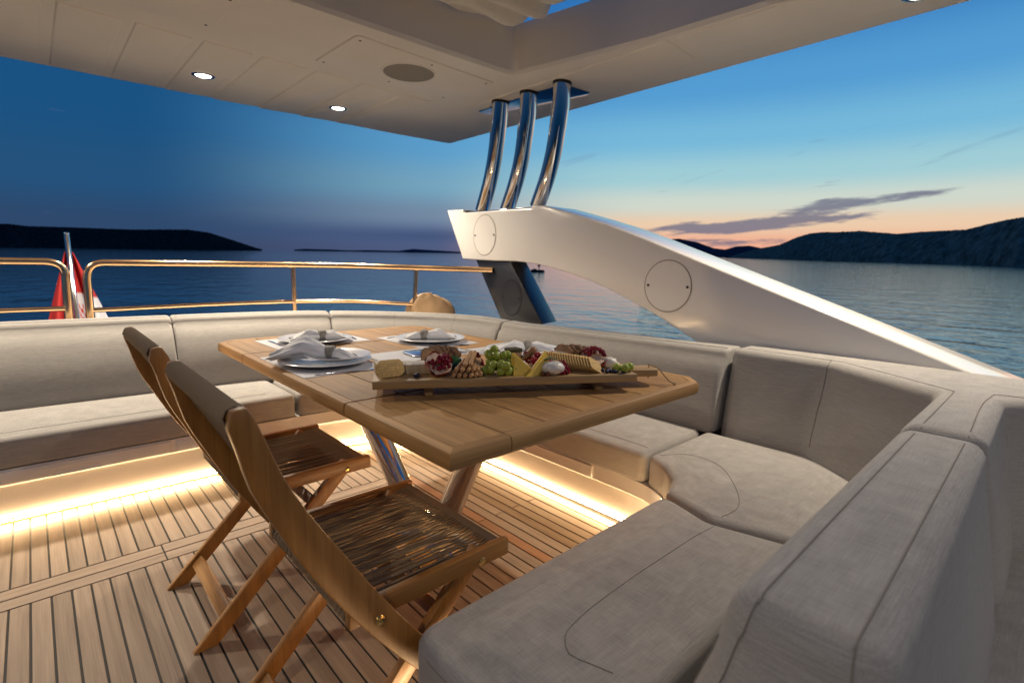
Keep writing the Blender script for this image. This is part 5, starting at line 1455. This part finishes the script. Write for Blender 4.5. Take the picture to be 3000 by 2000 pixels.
for k, (ds, z, dt) in enumerate(((-.038, .008, .0), (-.022, .007, -.004), (-.006, .007, -.006), (.010, .007, -.008), (.026, .008, -.004), (.040, .008, .002),
                           (-.030, .021, .006), (-.013, .021, .002), (.004, .021, .0), (.018, .022, .0), (.032, .020, .006), (-.004, .034, .010), (.012, .034, .012))):
    bstick(bsx + ds - .012, .006 + dt + .004, z, .030 + ds * -.35, .088, .004 + (.020 if z > .03 else .012 if z > .015 else .0), .0068, k)

# green grapes
gme = MB().ball((0, 0, 0), .0128, 3, (1, 1, 1.12)).mesh('grape', FM['grape'], angle=180)
bunch = thing_at('grape_bunch', .365, .055, 'bunch of green grapes in the middle of the serving board', 'grapes')
rg = random.Random(12); placed = []
cand = [(-.030, -.018, .0135), (-.004, -.030, .0135), (.026, -.026, .0135), (.034, .000, .014), (.004, -.006, .016), (-.030, .008, .016), (.020, .022, .016), (-.008, .026, .016),
        (-.019, -.014, .034), (.004, -.020, .036), (.028, -.006, .035), (-.032, .004, .038), (-.008, .010, .040), (.018, .012, .040),
        (-.016, .002, .058), (.006, .002, .060), (-.030, .014, .060), (.022, .010, .058), (-.018, .014, .076), (.043, -.018, .0135), (-.044, -.004, .0135), (.012, -.036, .033)]
for i, (x, y, z) in enumerate(cand):
    o = inst('grape', gme, (x + rg.uniform(-.006, .006), y + rg.uniform(-.005, .005), z * .92 + rg.uniform(-.001, .003)), (rg.uniform(-1, 1), rg.uniform(-1, 1), rg.uniform(0, 6)), bunch)
    k_ = rg.uniform(.88, 1.08); o.scale = (k_, k_, k_ * rg.uniform(1.0, 1.18))
mb = MB(); mb.tube([(.012, -.015, .03), (.016, -.010, .045), (.008, .0, .06), (-.01, .01, .075)], .0018, 6); mb.tube([(.016, -.010, .045), (.03, -.016, .036)], .0015, 6); mb.tube([(.016, -.01, .045), (-.004, -.02, .045)], .0014, 6); mb.ball((.016, -.022, .036), .006, 2, jit=.6); part(mb, 'stem', FM['grapestem'], bunch)
for s, t_, z, lab in ((.748, .020, 0, 'loose green grape at the board corner by the handle, front of the trio'), (.728, .034, 0, 'loose green grape at the board corner beside the blueberries'), (.770, .036, 0, 'loose green grape nearest the board handle')):
    q = bp_(s, t_, .0142 + z); o = inst('grape', gme, q, (0.3, .8, s * 40)); o.scale = (1.08, 1.08, 1.1); tag(o, lab, 'grape', 'loose grapes')
q = bp_(.700, .172, .048); o = inst('grape', gme, q, (0.3, 1.2, 1)); tag(o, 'single green grape behind the far pomegranate half', 'grape', 'loose grapes')

# yellow cheese triangles, standing overlapped
def cheese_tri(s, t_, rz, lean, w, h, label, flip=1, th=.0045):
    e = thing_at('cheese_slice', s, t_, label, 'cheese', 0, rz, 'yellow cheese triangles')
    R = Matrix.Rotation(lean, 3, 'X')
    pts = [(-w / 2, 0), (w / 2, 0), (w * .42 * flip, h), (w * .40 * flip - .004 * flip, h)]
    if flip < 0: pts = [(-w / 2, 0), (w / 2, 0), (-w * .40 + .004, h), (-w * .42, h)]
    mb = MB(); mb.prism(pts, 0, th, 'Y'); mb.v = [tuple(R @ Vector(v)) for v in mb.v]; part(mb, 'slice', FM['hard'], e, bevel=.0008, seg=1)
    return e
cheese_tri(.474, .012, .30, -.30, .094, .058, 'yellow cheese triangle standing in front of the others')
cheese_tri(.476, .026, .34, -.26, .088, .064, 'yellow cheese triangle second from the front of the stack')
cheese_tri(.440, .024, .10, -.30, .082, .058, 'pointed yellow cheese triangle leaning towards the grapes', -1)
cheese_tri(.430, .036, .16, -.22, .074, .060, 'yellow cheese triangle behind the pointed one, beside the grapes', -1)
cheese_tri(.438, .050, .25, -.18, .080, .064, 'yellow cheese triangle with brown rind at the back', -1)
cheese_tri(.482, .042, .30, -.22, .080, .066, 'yellow cheese triangle at the back, beside the strawberry')

# mozzarella ball
e = thing_at('mozzarella_ball', .528 - .008, .024, 'lumpy white fresh cheese ball in front of the square crackers', 'cheese')
mb = MB(); mb.ball((0, 0, .0205), .033, 4, (1.08, .85, .63), jit=.07); part(mb, 'cheese', FM['moz'], e, angle=180)
mb = MB(); V = []
for i in range(9):
    u = i / 8; w = .009 * math.sin(u * math.pi) ** .8
    for k in (-1, 0, 1): V.append((-.028 + .042 * u, .004 + k * w, .0425 + .004 * math.sin(u * 3) + .002 * abs(k)))
mb.add(V, [(3 * i + k, 3 * i + k + 1, 3 * i + 4 + k, 3 * i + 3 + k) for i in range(8) for k in range(2)])
lo = part(mb, 'basil_leaf', FM['leaf'], e, angle=180); sd = lo.modifiers.new('s', 'SOLIDIFY'); sd.thickness = .0012

# square crackers, fanned
sqp = [(-.026, -.020), (-.020, -.026), (.020, -.026), (.026, -.020), (.026, .020), (.020, .026), (-.020, .026), (-.026, .020)]
sq = MB(); sq.prism(sqp, -.0017, .0017, 'Y'); sqme = sq.mesh('square_cracker', FM['cracker'], bevel=.0009, seg=1)
shm = MB()
for i in range(-4, 5):
    for j in range(-4, 5):
        if (i + j) % 2 == 0: shm.lathe([(0, .0003), (.0009, .0003), (.0009, 0), (0, 0)][::-1], 6, (i * .0048, -.0018, j * .0048), Matrix.Rotation(math.pi / 2, 3, 'X'))
shme = shm.mesh('square_cracker_holes', FM['hole'])
NC = 19
for k in range(NC):
    u = k / (NC - 1)
    s = .535 + .118 * u + .01 * u * u; t_ = .098 - .070 * u ** 1.6
    e = thing_at('cracker', s, t_, ('square pricked cracker at the front of the fanned row' if k == NC - 1 else 'square pricked cracker in the fanned row behind the white cheese ball'), 'cracker', 0, .62 - .35 * u, 'square crackers in the fanned row')
    tl = -.62 - .28 * u
    inst('biscuit', sqme, (0, .012, .0245 * math.cos(.5 * u)), (tl, .75 - .25 * u, 0), e)
    if k >= NC - 3: inst('prick_hole', shme, (0, .012, .0245 * math.cos(.5 * u)), (tl, .75 - .25 * u, 0), e)['kind'] = 'stuff'

# white mould log with cracked rind at the back
e = thing_at('soft_cheese_log', .560, .176, 'white-rinded soft cheese cut in slices at the far edge of the board', 'cheese', 0, .05)
mb = MB()
for k in range(7):
    mb.prism([(-.028, 0), (.028, 0), (.028, .034), (.020, .041), (-.020, .041), (-.028, .034)], -.075 + k * .0205, -.075 + k * .0205 + .0195, 'X')
part(mb, 'slice', FM['rind'], e, bevel=.002)
# raspberries, strawberry, blueberries, hazelnuts
rme = MB(); 
for j in range(6):
    nb_ = (5, 8, 9, 8, 6, 3)[j]; rr = (.006, .0085, .0095, .0085, .0065, .003)[j]; zz = (.003, .0065, .011, .0155, .0195, .0225)[j]
    for i in range(nb_): a = 2 * math.pi * i / nb_ + j * .5; rme.ball((rr * math.cos(a), rr * math.sin(a), zz), .0031, 1)
rme = rme.mesh('raspberry', FM['rasp'], angle=180)
rg = random.Random(4)
for k, (s, t_, z) in enumerate(((.500, .115, 0), (.516, .122, 0), (.532, .118, 0), (.508, .132, .012), (.524, .130, .014), (.492, .128, .006), (.418, .180, .018), (.470, .165, .01), (.484, .150, 0), (.540, .132, .01), (.500, .105, .0), (.515, .106, .0))):
    q = bp_(s, t_, z + .016); o = inst('raspberry', rme, q, (rg.uniform(-1.2, 1.2), rg.uniform(-1.2, 1.2), rg.uniform(0, 6))); o.scale = (1.1,) * 3
    tag(o, 'red raspberry in the pile between the yellow cheese and the crackers', 'raspberry', 'raspberries in the pile')
for k, (s, t_, lab) in enumerate(((.503, .060, 'bright red strawberry beside the back of the yellow cheese'), (.520, .078, 'bright red strawberry behind the white cheese ball'))):
    e = thing_at('strawberry', s, t_, lab, 'strawberry', .0, 1.0 + k)
    mb = MB(); mb.lathe([(0, 0), (.006, .003), (.012, .012), (.0165, .024), (.015, .031), (.008, .035), (0, .036)], 20, (0, 0, 0)); part(mb, 'fruit', FM['straw'], e, angle=180)
    mb = MB(); mb.ball((0, 0, .036), .008, 1, (1, 1, .3), jit=.8); part(mb, 'calyx', FM['leaf'], e)
bme = MB().ball((0, 0, 0), .0068, 2, (1, 1, .9)).mesh('blueberry', FM['blue'], angle=180)
rg = random.Random(6)
for s, t_, z in ((.690, .020, 0), (.704, .024, 0), (.716, .018, 0), (.700, .036, 0), (.682, .034, 0), (.722, .040, 0), (.735, .046, 0), (.710, .047, 0), (.744, .016, 0)):
    q = bp_(s, t_, .0063 + z); tag(inst('blueberry', bme, q, (rg.uniform(0, 3), rg.uniform(0, 3), 0)), 'dark blueberry in the row in front of the far pomegranate half', 'blueberry', 'blueberries by the handle')
for s, t_, z in ((.022, .062, 0), (.030, .072, 0), (.016, .074, .0), (.024, .068, .011), (.118, .030, 0), (.124, .040, 0)):
    q = bp_(s, t_, .0063 + z); tag(inst('blueberry', bme, q, (rg.uniform(0, 3), rg.uniform(0, 3), 0)), 'dark blueberry tucked beside the octagonal crackers', 'blueberry', 'blueberries by the crackers')
nme = MB().lathe([(0, -.006), (.0045, -.005), (.0075, -.001), (.007, .004), (.003, .0085), (0, .0095)], 14).mesh('hazelnut', FM['nut'], angle=180)
for s, t_, r_ in ((.478 + .012, .010, 1.2), (.494 + .010, .006, 1.5), (.488 + .012, .022, .9), (.506 + .004, .014, 1.3)):
    q = bp_(s - .006, t_, .0068); tag(inst('hazelnut', nme, q, (r_, .4, s * 50)), 'brown hazelnut between the yellow cheese and the white cheese ball', 'hazelnut', 'hazelnuts')
# spinach leaf, feta lumps
e = thing_at('spinach_leaf', .232, .088, 'dark green leaf between the torn pomegranate and the breadsticks', 'leaf', .0, .2)
mb = MB(); V = []
for i in range(12):
    u = i / 11; w = .022 * math.sin(u * math.pi) ** .7
    for k in range(-2, 3): V.append((-.035 + .07 * u, k / 2 * w * .6, .012 + .020 * math.sin(u * 2.5) + k / 2 * w * .75))
mb.add(V, [(5 * i + k, 5 * i + k + 1, 5 * i + 6 + k, 5 * i + 5 + k) for i in range(11) for k in range(4)])
lo = part(mb, 'blade', FM['leaf'], e, angle=180); sd = lo.modifiers.new('s', 'SOLIDIFY'); sd.thickness = .0012
def lump(s, t_, w, h, label, rz, z=0):
    e = thing_at('white_cheese', s, t_, label, 'cheese', z, rz)
    mb = MB(); mb.ball((0, 0, h * .5), 1.0, 3, (w, w * .55, h * .55), jit=.35); part(mb, 'lump', FM['moz'], e, angle=180)
lump(.245, .140, .028, .034, 'crumbly white cheese lump behind the green leaf', .2)
lump(.728, .096, .030, .032, 'flat white cheese piece behind the loose grapes', -.3)
lump(.705, .135, .02, .05, 'white cheese piece showing behind the far pomegranate half', .5)
# cheese knife with a wooden handle
kn = thing_at('cheese_knife', .452, .150, 'cheese knife with round wooden handle sticking up from the raspberries', 'cheese knife', .014)
mb = MB(); A = Vector((0, 0, .006)); D = Vector((.052, .010, .040)).normalized()
mb.tube([A - D * .02, A], [.0055, .0065], 12, flat=.8); part(mb, 'ferrule', MT['dark_metal'], kn)
mb = MB(); mb.tube([A + D * x for x in (0.0005, .012, .03, .048, .058, .064)], [.0065, .009, .0125, .0145, .012, .005], 18, flat=.85); part(mb, 'handle', FM['handlewood'], kn, angle=60)
mb = MB(); q = A - D * .02; mb.add([q, q - Vector((.05, .004, .012)), q - Vector((.05, .004, .022)), q - Vector((0, 0, .012)), q + Vector((0, .0016, 0)), q - Vector((.05, .0026, .012)), q - Vector((.05, .0026, .022)), q + Vector((0, .0016, -.012))], [(0, 1, 2, 3), (7, 6, 5, 4), (0, 4, 5, 1), (1, 5, 6, 2), (2, 6, 7, 3), (3, 7, 4, 0)]); part(mb, 'blade', MT['cutlery'], kn)
